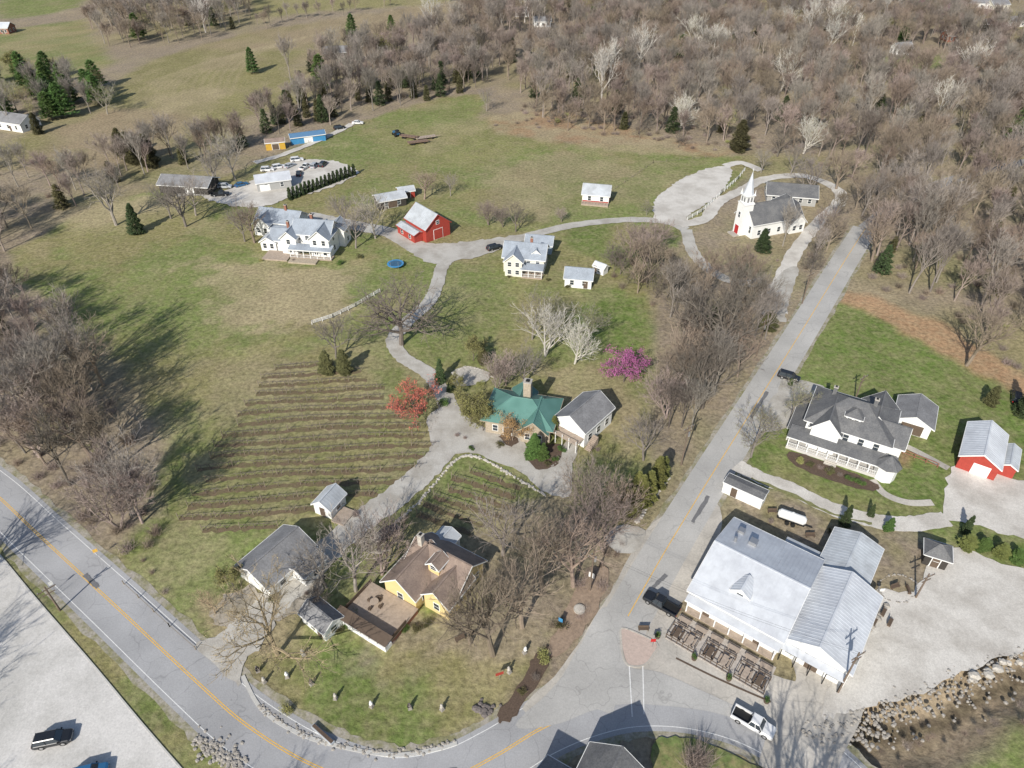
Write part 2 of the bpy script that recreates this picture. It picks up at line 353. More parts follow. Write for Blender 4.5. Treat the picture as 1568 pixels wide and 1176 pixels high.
ribbon('grass_median',[(1150,733),(1210,757),(1270,786),(1335,803)],.7,M('verge_grass',(.20,.20,.09),.95,.3,2),jit=.25)
ribbon('footpath',[(1335,735),(1355,757),(1390,770),(1428,770)],1.5,concrete)
ribbon('footpath',[(1365,675),(1400,690),(1452,718)],1.5,concrete)
patch('house_driveway',[(1190,600),(1205,580),(1255,590),(1262,603),(1225,620),(1215,650),(1165,662),(1160,640)],gravelD,jit=.3)
patch('flower_bed',[(1205,700),(1225,695),(1330,735),(1345,750),(1310,748),(1230,720)],mulch,jit=.2)
D1=[(330,1010),(385,955),(440,905),(490,855),(545,805),(600,765),(650,722),(690,678)]
patch('driveway_apron',[(300,990),(330,975),(375,945),(420,950),(400,990),(372,1015),(368,1050),(340,1030)],gravelD,jit=.3)
patch('garage_yard',[(330,925),(370,900),(420,905),(480,880),(500,890),(470,935),(430,950),(380,960),(330,960)],M('yard_gravel',(.38,.34,.285),.95,.25,4,col2=(.28,.25,.20),scale2=.3),jit=.6)
ribbon('gravel_driveway',D1,5.2,gravelD,jit=.3,n=12)
D2=[(690,678),(694,640),(680,605),(655,572),(618,548),(603,520),(630,488),(655,465),(668,440),(678,408),(700,392),(760,377),(815,360),(880,345),(960,337),(1020,340),(1050,352)]
ribbon('gravel_driveway',D2,3.6,gravelD,jit=.2,n=12)
patch('winery_forecourt',[(655,640),(690,620),(715,640),(745,658),(790,665),(815,690),(850,700),(868,675),(885,680),(878,710),(870,760),(830,752),(800,725),(760,708),(725,695),(690,700),(650,735),(640,715),(662,690)],gravelD)
patch('stone_terrace',[(693,570),(715,563),(745,570),(745,585),(700,592)],stone,jit=.05)
patch('garden_bed',[(805,690),(850,680),(862,690),(850,715),(820,718)],mulch)
patch('lawn_bed',[(765,670),(780,664),(795,675),(780,685)],mulch)
D3=[(470,330),(540,345),(600,358),(650,385),(695,393)]
ribbon('gravel_driveway',D3,5,gravelD,jit=.3,w2=7,n=12)
patch('farm_yard',[(310,300),(370,285),(440,250),(505,246),(548,265),(500,290),(440,305),(400,318),(350,315)],gravel,jit=.6)
patch('barn_yard',[(600,362),(640,372),(700,372),(760,365),(800,362),(760,385),(690,402),(650,400)],gravelD,jit=.5)
patch('church_lot',[(1000,330),(1008,300),(1050,272),(1085,258),(1118,256),(1115,280),(1085,310),(1055,330),(1050,345),(1020,342)],gravel,jit=.5)
D4=[(1050,352),(1062,388),(1095,420),(1140,435),(1170,430)]
ribbon('gravel_driveway',D4,3.6,gravelD,jit=.2)
D5=[(1040,345),(1080,335),(1100,310),(1140,290),(1170,275),(1230,270),(1280,290),(1285,310),(1250,345),(1225,375),(1205,410),(1185,450),(1175,470),(1205,475)]
ribbon('gravel_driveway',D5,4.0,gravel,jit=.3)
patch('church_apron',[(1160,475),(1180,440),(1200,415),(1222,410),(1215,440),(1203,480),(1200,495)],gravelD)
ribbon('gravel_driveway',[(1110,255),(1135,250),(1165,262)],3.5,gravel,jit=.2)
ribbon('gravel_track',[(340,300),(300,297),(270,300)],3,gravelD,jit=.3)
ribbon('gravel_track',[(390,250),(440,235),(500,210),(540,190)],3.0,gravel,jit=.3)
patch('sidewalk_entrance',[(925,830),(950,805),(988,815),(965,850)],gravelD)
ribbon('kerb',[(372,1035),(400,1085),(455,1122),(520,1143),(600,1156),(665,1148),(700,1138)],.5,kc,z=0,h=.12)
patch('planting_bed',[(763,1095),(800,1045),(815,1010),(838,992),(848,996),(835,1030),(790,1095),(770,1108)],mulch)
patch('planting_bed',[(880,905),(905,870),(935,880),(900,960),(850,1005),(842,990)],M('leaf_bed',(.30,.225,.165),.95,.3,2),jit=.4)

# ------------------------------------------------------------------ trees
def rv(r): 
    return Vector((r.uniform(-1,1),r.uniform(-1,1),r.uniform(-1,1)))
def bare(seed,Ht,trunk=.4,spread=45,counts=(9,6,5),ntw=5,tw=(.05,1.0),r0=.3,leaf=None,up=.10,limb=.5,multi=1,keep=.66):
    r=random.Random(seed); mb=MB()
    def tube(pts,rad,k):
        vs=[];fs=[]
        for i,p in enumerate(pts):
            d=(pts[min(i+1,len(pts)-1)]-pts[max(i-1,0)]).normalized(); a=d.orthogonal().normalized(); b=d.cross(a)
            for j in range(k):
                t=2*math.pi*j/k; vs.append(tuple(p+a*(rad[i]*math.cos(t))+b*(rad[i]*math.sin(t))))
        for i in range(len(pts)-1):
            for j in range(k): fs.append((i*k+j,i*k+(j+1)%k,(i+1)*k+(j+1)%k,(i+1)*k+j))
        mb.add(vs,fs)
    nl=len(counts)
    def br(p,d,L,rr,lev,re):
        ns=[6,4,3,2][lev]; pts=[p.copy()]; rad=[rr]; ds=[d.copy()]
        for i in range(ns):
            d=(d+rv(r)*(.10 if lev==0 else .24)+Vector((0,0,up))).normalized(); p=p+d*(L/ns); pts.append(p.copy()); rad.append(rr+(re-rr)*(i+1)/ns); ds.append(d.copy())
        tube(pts,rad,[7,5,3,3][lev])
        if lev<nl:
            n=counts[lev]; az=r.uniform(0,6.28)
            for c in range(n):
                t=(trunk+(1-trunk)*(c+.6)/n) if lev==0 else .25+.75*(c+.7)/n
                if c==n-1: t=1
                f=t*ns; i=min(int(f),ns-1); q=pts[i].lerp(pts[i+1],f-i); rq=rad[i]+(rad[i+1]-rad[i])*(f-i); dd=ds[min(i+1,ns)]
                a=dd.orthogonal().normalized(); b=dd.cross(a); az+=2.4+r.uniform(-.5,.5)
                an=math.radians(r.uniform(.6,1.25)*spread*(1 if lev==0 else .9)) if t<1 else math.radians(r.uniform(5,25))
                nd=dd*math.cos(an)+(a*math.cos(az)+b*math.sin(az))*math.sin(an)
                LL=(Ht*limb*(1.15-.55*(t-trunk)/(1-trunk+1e-6)) if lev==0 else L*.62*(1.1-.45*t))*r.uniform(.75,1.2)
                br(q,nd,LL,max(rq*keep,.022),lev+1,max(rq*.2,tw[0]*.4))
        if lev>=nl-1:
            for c in range(ntw):
                f=r.uniform(.15,1)*ns; i=min(int(f),ns-1); q=pts[i].lerp(pts[i+1],f-i)
                nd=(ds[i]+rv(r)*.75+Vector((0,0,.2))).normalized(); l=tw[1]*r.uniform(.6,1.3); s=nd.cross(rv(r)).normalized()*tw[0]*.5
                e=q+nd*l; mb.add([tuple(q-s),tuple(q+s),tuple(e)],[(0,1,2)])
                m_=q+nd*l*.45; e2=m_+(nd+rv(r)*.8).normalized()*l*.6; mb.add([tuple(m_-s*.7),tuple(m_+s*.7),tuple(e2)],[(0,1,2)])
                if leaf:
                    mb.m=1
                    for _ in range(leaf[0]):
                        o=q+nd*l*r.uniform(.2,1.1)+rv(r)*.35; x=rv(r).normalized()*leaf[1]*r.uniform(.6,1.3); y=rv(r).cross(x).normalized()*leaf[1]*r.uniform(.5,1)
                        mb.add([tuple(o-x),tuple(o+y),tuple(o+x),tuple(o-y)],[(0,1,2,3)])
                    mb.m=0
    for k in range(multi):
        d=Vector((0,0,1)) if multi==1 else (Vector((math.cos(k*2.2),math.sin(k*2.2),0))*.35+Vector((0,0,1))).normalized()
        L0=Ht*(.62 if multi==1 else .5)
        br(Vector((0,0,-.1)),d,L0,r0,0,r0*.42)
    return mb
def conifer(seed,Ht,R,n=2200,sz=.38,power=.8,base=.04,blunt=0):
    r=random.Random(seed); mb=MB(); mb.m=1
    mb.cyl((0,0,-.1),(0,0,Ht*.9),Ht*.02+.05,.02,6,False); mb.m=0
    lob=[r.uniform(.65,1.3) for _ in range(9)]
    for i in range(n):
        t=r.random()**1.25; a=r.uniform(0,6.283); prof=((1-t)**power)*(1-blunt*(1-t)**6)
        li=a/6.283*9; k=int(li)%9; lb=lob[k]*(1-(li-int(li)))+lob[(k+1)%9]*(li-int(li))
        lay=.78+.22*math.sin(t*Ht*3.2+a*2)
        rad=R*prof*lb*lay*(.45+.6*math.sqrt(r.random()))
        z=Ht*(base+(1-base)*t); c=Vector((math.cos(a)*rad,math.sin(a)*rad,z))
        o=Vector((math.cos(a),math.sin(a),r.uniform(-.35,.45))).normalized()
        s=Vector((-math.sin(a),math.cos(a),r.uniform(-.4,.4)))*sz*r.uniform(.4,.8)
        e=c+o*sz*r.uniform(.9,1.7)
        mb.add([tuple(c-s),tuple(c+s),tuple(e)],[(0,1,2)])
    return mb
def bush(seed,R,Hh,n=900,sz=.22,twigs=60):
    r=random.Random(seed); mb=MB(); mb.m=1
    for i in range(twigs):
        a=r.uniform(0,6.28); e=Vector((math.cos(a)*R*r.uniform(.2,1),math.sin(a)*R*r.uniform(.2,1),Hh*r.uniform(.5,1.05))); s=Vector((.03,.02,0))
        mb.add([tuple(-s),tuple(s),tuple(e)],[(0,1,2)])
    mb.m=0
    cl=[(Vector((r.uniform(-.55,.55)*R,r.uniform(-.55,.55)*R,Hh*r.uniform(.35,.75))),r.uniform(.35,.6)) for _ in range(8)]
    for i in range(n):
        c,k=r.choice(cl); d=rv(r).normalized()*(.4+.6*r.random()); p=c+Vector((d.x*R*k,d.y*R*k,d.z*Hh*k*.7))
        if p.z<.03: p.z=.05+r.random()*.2
        x=rv(r).normalized()*sz*r.uniform(.6,1.3); y=rv(r).cross(x).normalized()*sz*r.uniform(.5,1)
        mb.add([tuple(p-x),tuple(p+y),tuple(p+x)],[(0,1,2)])
    return mb
def brush(seed,R,Hh,n=260,w=.05):
    r=random.Random(seed); mb=MB()
    for i in range(n):
        a=r.uniform(0,6.28); b=Vector((math.cos(a),math.sin(a),0))*R*.5*r.random(); e=b+Vector((r.uniform(-1,1)*R*.8,r.uniform(-1,1)*R*.8,Hh*r.uniform(.4,1.1)))
        s=Vector((r.uniform(-1,1),r.uniform(-1,1),0)).normalized()*w*.5; mb.add([tuple(b-s),tuple(b+s),tuple(e)],[(0,1,2)])
        m_=b.lerp(e,.5); e2=m_+rv(r)*.7+Vector((0,0,.4)); mb.add([tuple(m_-s),tuple(m_+s),tuple(e2)],[(0,1,2)])
    return mb

bk_grey=M('bark_grey',(.27,.24,.21),.9,.2,.5,rnd=.27,obj=True)
bk_brown=M('bark_brown',(.25,.20,.155),.9,.2,.5,rnd=.27,obj=True)
bk_pink=M('bark_mauve',(.29,.235,.205),.9,.2,.5,rnd=.24,obj=True)
bk_white=M('bark_sycamore',(.55,.52,.47),.9,.2,.5,rnd=.15,obj=True)
bk_dark=M('bark_dark',(.15,.128,.108),.9,.15,.5,rnd=.2,obj=True)
bk_tan=M('bark_budding_tan',(.36,.28,.185),.9,.15,.5,rnd=.12,obj=True)
fo_dark=M('conifer_dark',(.065,.095,.038),.9,.5,.9,rnd=.3,obj=True)
fo_yel=M('cedar_yellowgreen',(.17,.18,.055),.9,.4,.9,rnd=.2,obj=True)
fo_ced=M('cedar_olive',(.12,.115,.05),.9,.4,.9,rnd=.25,obj=True)
fo_grn=M('foliage_green',(.09,.155,.04),.9,.4,.9,rnd=.2,obj=True)
lf_bud=M('buds_yellowgreen',(.30,.30,.11),.9,.3,.7,rnd=.2,obj=True)
lf_red=M('leaves_red',(.50,.14,.10),.8,.3,.7,obj=True)
lf_mag=M('redbud_blossom',(.42,.13,.28),.8,.3,.7,rnd=.1,obj=True)
lf_org=M('buds_orange',(.42,.26,.11),.8,.3,.7,obj=True)
lf_tan=M('buds_tan',(.42,.34,.20),.9,.3,.7,rnd=.1,obj=True)

protos=bpy.data.collections.new('forest_tree_kinds')
def proto(mb,mats):
    i=len(protos.objects); nm='kind_%02d'%i; o=bpy.data.objects.new(nm,mb.mesh(nm,mats)); protos.objects.link(o)
FC=(8,5,3)
fk=[(bk_grey,17),(bk_pink,15),(bk_brown,14),(bk_grey,18),(bk_pink,13),(bk_brown,17)]
for i,(m_,h_) in enumerate(fk):
    proto(bare(100+i,h_,trunk=.40,spread=34+4*(i%3),counts=FC,ntw=6,tw=(.07,1.6),r0=.26,limb=.40,up=.15,keep=.7),[m_,lf_bud])
proto(bare(120,19,trunk=.35,spread=38,counts=(8,5,3),ntw=4,tw=(.08,1.5),r0=.34,limb=.43,up=.14,keep=.72),[bk_white])      #6
proto(bare(121,11,trunk=.3,spread=45,counts=(7,5,3),ntw=4,tw=(.07,1.1),r0=.16,limb=.5,leaf=(2,.12)),[bk_brown,lf_bud])  #7
proto(conifer(122,10,2.8,1300,.5,.7),[fo_dark,bk_dark])  #8
proto(conifer(123,8,2.3,1100,.5,.55),[fo_ced,bk_dark])    #9
proto(brush(124,2.2,2.6,150,.06),[bk_brown]) #10
proto(brush(125,2.6,2.0,150,.06),[bk_pink]) #11
proto(conifer(126,14,5.0,2000,.7,.5,base=.15),[fo_grn,bk_dark]) #12
proto(bare(127,7,trunk=.2,spread=55,counts=(7,5,3),ntw=4,tw=(.06,1.0),r0=.12,limb=.6),[bk_dark])  #13
proto(bush(128,2.0,2.2,380,.25),[lf_bud,bk_brown]) #14
proto(bare(129,9,trunk=.25,spread=45,counts=(7,5,3),ntw=4,tw=(.06,.9),r0=.14,limb=.5,leaf=(3,.13)),[bk_dark,lf_mag]) #15
proto(bare(130,15,trunk=.38,spread=36,counts=FC,ntw=5,tw=(.07,1.5),r0=.24,limb=.42,up=.14),[bk_dark]) #16

GN=None
def gn():
    global GN
    if GN: return GN
    ng=bpy.data.node_groups.new('plant_scatter','GeometryNodeTree'); GN=ng
    ng.interface.new_socket('Geometry',in_out='INPUT',socket_type='NodeSocketGeometry'); ng.interface.new_socket('Geometry',in_out='OUTPUT',socket_type='NodeSocketGeometry')
    N=ng.nodes;L=ng.links; gi=N.new('NodeGroupInput'); go=N.new('NodeGroupOutput')
    ci=N.new('GeometryNodeCollectionInfo'); ci.inputs['Collection'].default_value=protos; ci.inputs['Separate Children'].default_value=True; ci.inputs['Reset Children'].default_value=True
    ip=N.new('GeometryNodeInstanceOnPoints'); ip.inputs['Pick Instance'].default_value=True
    def na(nm,t):
        a=N.new('GeometryNodeInputNamedAttribute'); a.data_type=t; a.inputs['Name'].default_value=nm; return a.outputs['Attribute']
    cx=N.new('ShaderNodeCombineXYZ'); L.new(na('rz','FLOAT'),cx.inputs[2])
    L.new(gi.outputs[0],ip.inputs['Points']); L.new(ci.outputs[0],ip.inputs['Instance']); L.new(na('kind','INT'),ip.inputs['Instance Index'])
    L.new(cx.outputs[0],ip.inputs['Rotation']); L.new(na('sc','FLOAT'),ip.inputs['Scale']); L.new(ip.outputs[0],go.inputs[0]); return ng
def scatter(name,px,spacing,weights,smin=.8,smax=1.2,inset=0,excl=[],jit=.45,seed=1,prob=1.0):
    poly=[g(*p) for p in px]; xs=[p[0] for p in poly];ys=[p[1] for p in poly]
    r=np.random.RandomState(seed)
    A,B=np.meshgrid(np.arange(min(xs),max(xs),spacing),np.arange(min(ys),max(ys),spacing))
    A=A+r.uniform(-jit,jit,A.shape)*spacing*1.2; B=B+r.uniform(-jit,jit,A.shape)*spacing*1.2
    k=(sdist(A,B,poly)>inset)&(r.rand(*A.shape)<prob)
    for e in excl:
        if e[0]=='poly': k&=sdist(A,B,[g(*p) for p in e[1]])<e[2]
        else: k&=ldist(A,B,[g(*p) for p in e[1]])>e[2]
    A=A[k];B=B[k]; n=len(A)
    ids=list(weights.keys()); w=np.array([weights[i] for i in ids],float); w/=w.sum()
    idx=r.choice(ids,n,p=w).astype(np.int32)
    me=bpy.data.meshes.new(name); me.vertices.add(n); me.vertices.foreach_set('co',np.stack([A,B,np.zeros(n)],1).astype(np.float32).ravel())
    a=me.attributes.new('kind','INT','POINT'); a.data.foreach_set('value',idx)
    a=me.attributes.new('rz','FLOAT','POINT'); a.data.foreach_set('value',r.uniform(0,6.28,n).astype(np.float32))
    a=me.attributes.new('sc','FLOAT','POINT'); a.data.foreach_set('value',r.uniform(smin,smax,n).astype(np.float32)); me.update()
    o=bpy.data.objects.new(name,me); C.collection.objects.link(o); md=o.modifiers.new('scatter','NODES'); md.node_group=gn()
    return n
WF={0:10,1:9,2:8,3:7,4:9,5:7,6:.8,7:1.6,8:.5,9:.8,12:.25,16:4}
VRn=('line',VR[:10],6); VRf=('line',VR[9:],2.6)
FOR=[(700,128),(770,132),(800,170),(860,192),(960,205),(1110,222),(1180,232),(1260,250),(1330,290),(1318,360),(1312,420),(1400,460),(1480,510),(1568,575),(1900,740),(2100,500),(1900,-25),(1300,-35),(900,-35),(730,-20),(722,22),(640,66),(500,100),(430,118),(480,140),(600,138)]
clear=[('poly',[(1330,82),(1445,78),(1455,108),(1345,112)],-2),('poly',[(1480,10),(1590,5),(1590,54),(1490,46)],-2),('poly',[(1180,160),(1230,150),(1240,170),(1190,180)],-2),('poly',[(760,60),(850,50),(870,70),(780,85)],-2)]
nf=scatter('distant_forest',FOR,8.5,WF,.75,1.18,excl=clear+[VRn,VRf],seed=3)
nf+=scatter('forest_undergrowth',[(1180,235),(1330,292),(1318,360),(1308,435),(1400,462),(1568,578),(1900,740),(1900,600),(1500,400),(1400,280),(1150,200),(800,160),(780,175),(960,210)],6.5,{10:5,11:5,9:.4,14:.25},.5,.9,excl=[VRn,VRf],seed=4)
nf+=scatter('tree_line',[(140,0),(250,-30),(380,-25),(385,30),(330,60),(175,82),(140,45)],9,WF,.8,1.1,seed=5)
nf+=scatter('tree_line',[(390,48),(520,26),(660,6),(690,12),(690,4),(520,16),(390,38)],10,WF,.5,.75,seed=6)
nf+=scatter('tree_line',[(392,222),(420,215),(500,197),(560,172),(720,142),(745,135),(735,112),(560,132),(470,148),(400,185)],6.3,{0:5,1:5,4:5,8:5,9:8,16:4,10:2},.7,1.1,seed=7)
nf+=scatter('tree_line',[(-80,280),(40,290),(110,325),(150,300),(240,268),(330,255),(395,230),(395,212),(300,228),(180,248),(100,285),(40,270),(-80,262)],7,{0:6,1:5,2:5,4:5,8:.8,9:2,10:2},.7,1.0,seed=8)
nf+=scatter('tree_line',[(-150,320),(20,320),(60,345),(30,380),(-150,420)],7,WF,.8,1.05,seed=9)
nf+=scatter('woodland',[(-300,430),(20,470),(110,520),(165,600),(205,680),(238,780),(225,850),(175,850),(100,775),(0,712),(-300,560)],6.8,{0:8,1:9,2:7,3:4,4:8,5:4,6:.3,16:2},.8,1.1,excl=[('line',SR,7)],seed=10)
nf+=scatter('woodland_undergrowth',[(-200,470),(20,480),(120,560),(190,640),(250,770),(235,870),(180,870),(100,785),(0,725),(-200,600)],4.2,{10:5,11:5,14:.8,9:.3},.5,1.0,excl=[('line',SR,6)],seed=11)
nf+=scatter('tree_line',[(-60,120),(60,110),(170,135),(200,165),(120,185),(0,200),(-60,190)],10,{12:3,7:5,0:3},.6,.95,seed=12)
nf+=scatter('thicket',[(925,395),(1000,395),(1050,420),(1080,450),(1010,480),(960,450),(930,425)],4.0,{13:5,2:2,10:4,5:1},.6,.85,seed=13,excl=[('line',D4,3)])
nf+=scatter('thicket',[(1020,470),(1090,440),(1150,445),(1165,480),(1190,500),(1165,560),(1110,630),(1060,690),(1035,700),(1015,650),(1025,560)],5.2,{0:5,16:3,5:4,10:5,13:3,8:.3},.6,.9,seed=14,excl=[('line',VR,6),('line',D4,3)])
nf+=scatter('thicket',[(1000,735),(1040,725),(975,810),(925,800)],4,{13:2,10:4,7:2},.5,.8,seed=15,excl=[('line',VR,6)])
nf+=scatter('thicket',[(745,195),(850,165),(1000,205),(1130,228),(1100,236),(960,215),(850,200)],6.5,{10:4,11:4,13:3,2:1.5},.5,.9,seed=16)
nf+=scatter('thicket',[(1195,380),(1230,345),(1290,320),(1305,345),(1240,430),(1215,430)],5.0,{0:2,13:4,10:4,2:2},.5,.85,seed=17,excl=[('line',VR,5),('line',D5,4)])
nf+=scatter('undergrowth',[(840,960),(890,870),(920,800),(990,830),(930,900),(880,960)],3.2,{10:4,11:4,14:1,9:.3},.3,.7,seed=18,excl=[('line',VR,5.5)])
nf+=scatter('undergrowth',[(1330,1150),(1400,1125),(1480,1110),(1568,1060),(1650,1040),(1650,1090),(1500,1150),(1380,1180)],2.6,{10:4,11:4},.25,.5,seed=19)
nf+=scatter('undergrowth',[(150,850),(230,850),(260,900),(300,960),(290,985),(190,900)],2.8,{10:4,11:4,14:1},.25,.5,seed=20,excl=[('line',SR,6)])
print('FOREST',nf)

TM={}
def tmesh(key,fn,mats):
    if key not in TM: TM[key]=fn().mesh(key,mats)
    return TM[key]
def kind(k):
    if k=='big': return 'bare_tree',tmesh('bare_big',lambda:bare(1,19,.30,50,(10,6,5),5,(.05,1.1),.55,limb=.5,keep=.76),[bk_grey]),19
    if k=='oak': return 'bare_tree',tmesh('bare_oak',lambda:bare(31,18,.30,62,(11,7,5),6,(.06,1.1),.62,limb=.62,keep=.78,up=.06),[bk_dark]),18
    if k=='big2': return 'bare_tree',tmesh('bare_big2',lambda:bare(2,17,.28,46,(9,6,5),5,(.05,1.0),.46,limb=.5,keep=.76),[bk_brown]),17
    if k=='dk': return 'bare_tree',tmesh('bare_dk',lambda:bare(3,20,.25,42,(9,6,5),5,(.05,1.1),.5,limb=.5,keep=.72),[bk_dark]),20
    if k=='med': return 'bare_tree',tmesh('bare_med',lambda:bare(4,12,.3,46,(8,6,4),5,(.045,.9),.29,limb=.52,keep=.74),[bk_grey]),12
    if k=='med2': return 'bare_tree',tmesh('bare_med2',lambda:bare(5,12,.28,45,(8,6,4),5,(.045,.9),.24,limb=.5,multi=2),[bk_pink]),12
    if k=='tan': return 'budding_tree',tmesh('bud_tan',lambda:bare(6,13,.2,55,(8,6,5),6,(.05,.9),.32,limb=.55,leaf=(1,.06),keep=.72),[bk_tan,lf_tan]),13
    if k=='bud': return 'budding_tree',tmesh('bud_green',lambda:bare(7,12,.28,45,(8,6,4),5,(.045,.9),.24,limb=.5,leaf=(2,.07)),[bk_grey,lf_bud]),12
    if k=='syc': return 'sycamore_tree',tmesh('sycamore',lambda:bare(8,14,.22,38,(8,6,4),4,(.05,.9),.3,limb=.5,multi=2,leaf=(1,.06)),[bk_white,lf_bud]),14
    if k=='red': return 'red_maple_tree',tmesh('red_maple',lambda:bare(9,7,.2,55,(8,5,4),5,(.04,.6),.13,limb=.55,leaf=(4,.10)),[bk_dark,lf_red]),7
    if k=='mag': return 'redbud_tree',tmesh('redbud',lambda:bare(10,6,.2,60,(8,5,4),5,(.04,.6),.12,limb=.6,leaf=(5,.10)),[bk_dark,lf_mag]),6
    if k=='org': return 'budding_tree',tmesh('orange_bud',lambda:bare(11,6,.2,55,(8,5,4),5,(.04,.6),.11,limb=.55,leaf=(4,.09)),[bk_brown,lf_org]),6
    if k=='olv': return 'leafing_tree',tmesh('olive_tree',lambda:bare(12,7,.2,50,(8,5,4),5,(.04,.6),.12,limb=.55,leaf=(5,.11)),[bk_dark,M('olive_leaves',(.22,.21,.08),.9,.3,.7,obj=True)]),7
    if k=='con': return 'pine_tree',tmesh('pine',lambda:conifer(13,9,2.7,3600,.32,.7),[fo_dark,bk_dark]),9
    if k=='pin': return 'pine_tree',tmesh('white_pine',lambda:conifer(23,14,4.6,4200,.5,.5,base=.12),[fo_grn,bk_dark]),14
    if k=='ced': return 'cedar_tree',tmesh('cedar',lambda:conifer(14,7,2.2,3200,.30,.6,blunt=.3),[fo_ced,bk_dark]),7
    if k=='arb': return 'arborvitae',tmesh('arborvitae',lambda:conifer(15,6,1.5,2600,.24,.6,blunt=.3),[fo_yel,bk_dark]),6
    if k=='hed': return 'arborvitae',tmesh('arborvitae_hedge',lambda:conifer(16,4.2,1.0,900,.3,.6,blunt=.2),[fo_dark,bk_dark]),4.2
    if k=='grn': return 'evergreen_tree',tmesh('evergreen_green',lambda:conifer(17,6,1.9,3000,.26,.7,blunt=.2),[fo_grn,bk_dark]),6
    if k=='shr': return 'shrub',tmesh('shrub_g',lambda:bush(18,1.2,1.3,800,.12),[fo_grn,bk_dark]),1.3
    if k=='shd': return 'shrub',tmesh('shrub_d',lambda:bush(19,1.2,1.2,800,.12),[fo_ced,bk_dark]),1.3
    if k=='shr2': return 'shrub',tmesh('shrub_y',lambda:bush(20,1.6,1.6,900,.13),[lf_bud,bk_brown]),1.6
    if k=='brs': return 'bare_shrub',tmesh('bare_shrub',lambda:brush(21,1.6,2.2,420,.035),[bk_pink]),2.2
rt=random.Random(99)
def tree(k,u,v,h=None,w=None,world=False):
    nm,me,h0=kind(k); x,y=(u,v) if world else g(u,v); o=bpy.data.objects.new(nm,me); C.collection.objects.link(o)
    s=(h or h0)/h0; s*=rt.uniform(.95,1.05); o.location=(x,y,0); o.rotation_euler=(0,0,rt.uniform(0,6.28)); sw=s*(w or 1); o.scale=(sw,sw,s); return o
TL=[('oak',615,528,18,1.0),('med',515,548,12),('ced',502,572,6),('ced',528,572,6.5),('big',178,345,17),('big',285,347,15),('med',262,335,12),('con',212,357,9),('pin',388,112,12,.9),
('tan',425,1002,14,1.2),('big2',755,1003,17),('big2',720,985,12,.9),('big2',800,960,15),('big2',878,898,15),('med2',925,845,14),('med',545,905,13),('med2',585,880,12),('med',500,900,10),
('big2',830,900,15),('med',770,850,13),('bud',1150,700,10,1.1),('oak',1105,570,19,.9),('dk',1068,545,18),('dk',1130,500,18),('dk',1075,625,16),('big2',1045,590,15),('syc',835,545,14),('bud',815,520,12),('syc',880,557,12),('bud',900,530,11),
('med',800,592,10),('med2',775,590,9),('med2',760,600,8),('big2',650,305,10,1.3),('med',575,365,13),('med',545,380,12),('med',530,352,12),('big2',390,372,13,1.1),('med',375,370,11),('med',360,275,15),('big',330,290,13),('med',1238,305,14,1.2),('big2',1280,290,14,1.2),('big2',1265,385,12),
('med',1210,268,12),('syc',1230,235,14),('dk',1190,240,13),('med',1165,265,9),('dk',790,355,9),('med2',748,345,8),('med2',770,348,7),('red',640,640,7.5,1.2),('mag',955,585,6.8,1.15),('olv',722,650,7,1.1),('olv',740,660,5.5),('org',785,675,6),('olv',700,600,4),
('grn',818,700,6),('grn',832,702,4),('arb',848,668,5),('con',675,585,6,.8),('con',690,600,3,1),('olv',725,552,5,1.2),('ced',740,556,4,1.3),('arb',966,790,7),('arb',980,775,7.5),('arb',992,765,7),('arb',1005,745,7.5),('arb',1014,735,6),('arb',975,760,6),('arb',955,782,6),
('ced',1130,232,12,1.1),('ced',205,250,11,1.2),('ced',232,255,11,1.2),('ced',190,240,10),('pin',80,165,14),('pin',100,180,14),('pin',60,150,13),('pin',110,160,12),('bud',165,175,11,1.3),('bud',25,170,12,1.2),('ced',60,205,8),
('pin',540,56,12),('pin',600,52,10),('olv',590,100,12,1.2),('olv',30,115,10,1.2),('con',945,18,14),('con',785,95,11),('pin',1380,66,11),('olv',1350,60,10),('con',1165,384,7,1.3),('ced',1175,505,5,1.5),('bud',1210,640,9),
('ced',1515,620,5),('con',1565,635,9,.8),('arb',1480,838,3,2),('grn',1505,840,2.5,2),('arb',1530,850,3,2),('grn',1555,856,2.5,2),('con',1478,815,4,.8),('grn',1360,812,3),('con',1332,790,3,.8),
('con',1292,805,5,.7),('con',1210,590,2,1),('ced',875,120,9),('big',70,640,17),('big2',140,700,16),('big',205,790,16),('med2',185,810,14),('big',95,600,17),('big2',160,590,16),('med2',60,700,15),
('med',855,870,11),('med2',905,790,12),('big2',940,800,11),('med',985,705,10),('med2',1020,640,12),('brs',1065,1172,4),('tan',620,810,3),('dk',480,930,5),('dk',490,935,5),('olv',360,905,5),('tan',330,940,5),
('med2',1265,365,10),('med2',965,395,11),('med2',985,410,11),('med2',1000,385,10),('dk',950,420,8),('bud',990,330,5),('med',690,300,7),('med',745,170,10),('big',1145,330,8),('big2',1480,560,15),('syc',1090,95,20,1.2),('syc',1480,130,19,1.1),('syc',1280,60,18,1.1),('syc',1195,140,18),('syc',1060,75,17),('syc',955,120,15),('syc',1040,200,14),
('med2',860,340,5),('med',300,330,13),('bud',850,500,9),('mag',1450,28,8),('mag',1405,20,7),('mag',1500,95,6),('big2',1335,400,15),('big2',1345,365,15),('med',1320,330,14),('big2',1310,320,13),('med',1375,325,14),('big2',1355,330,14),('big2',1400,340,15),('med',1340,310,14)]
for t in TL: tree(*t)
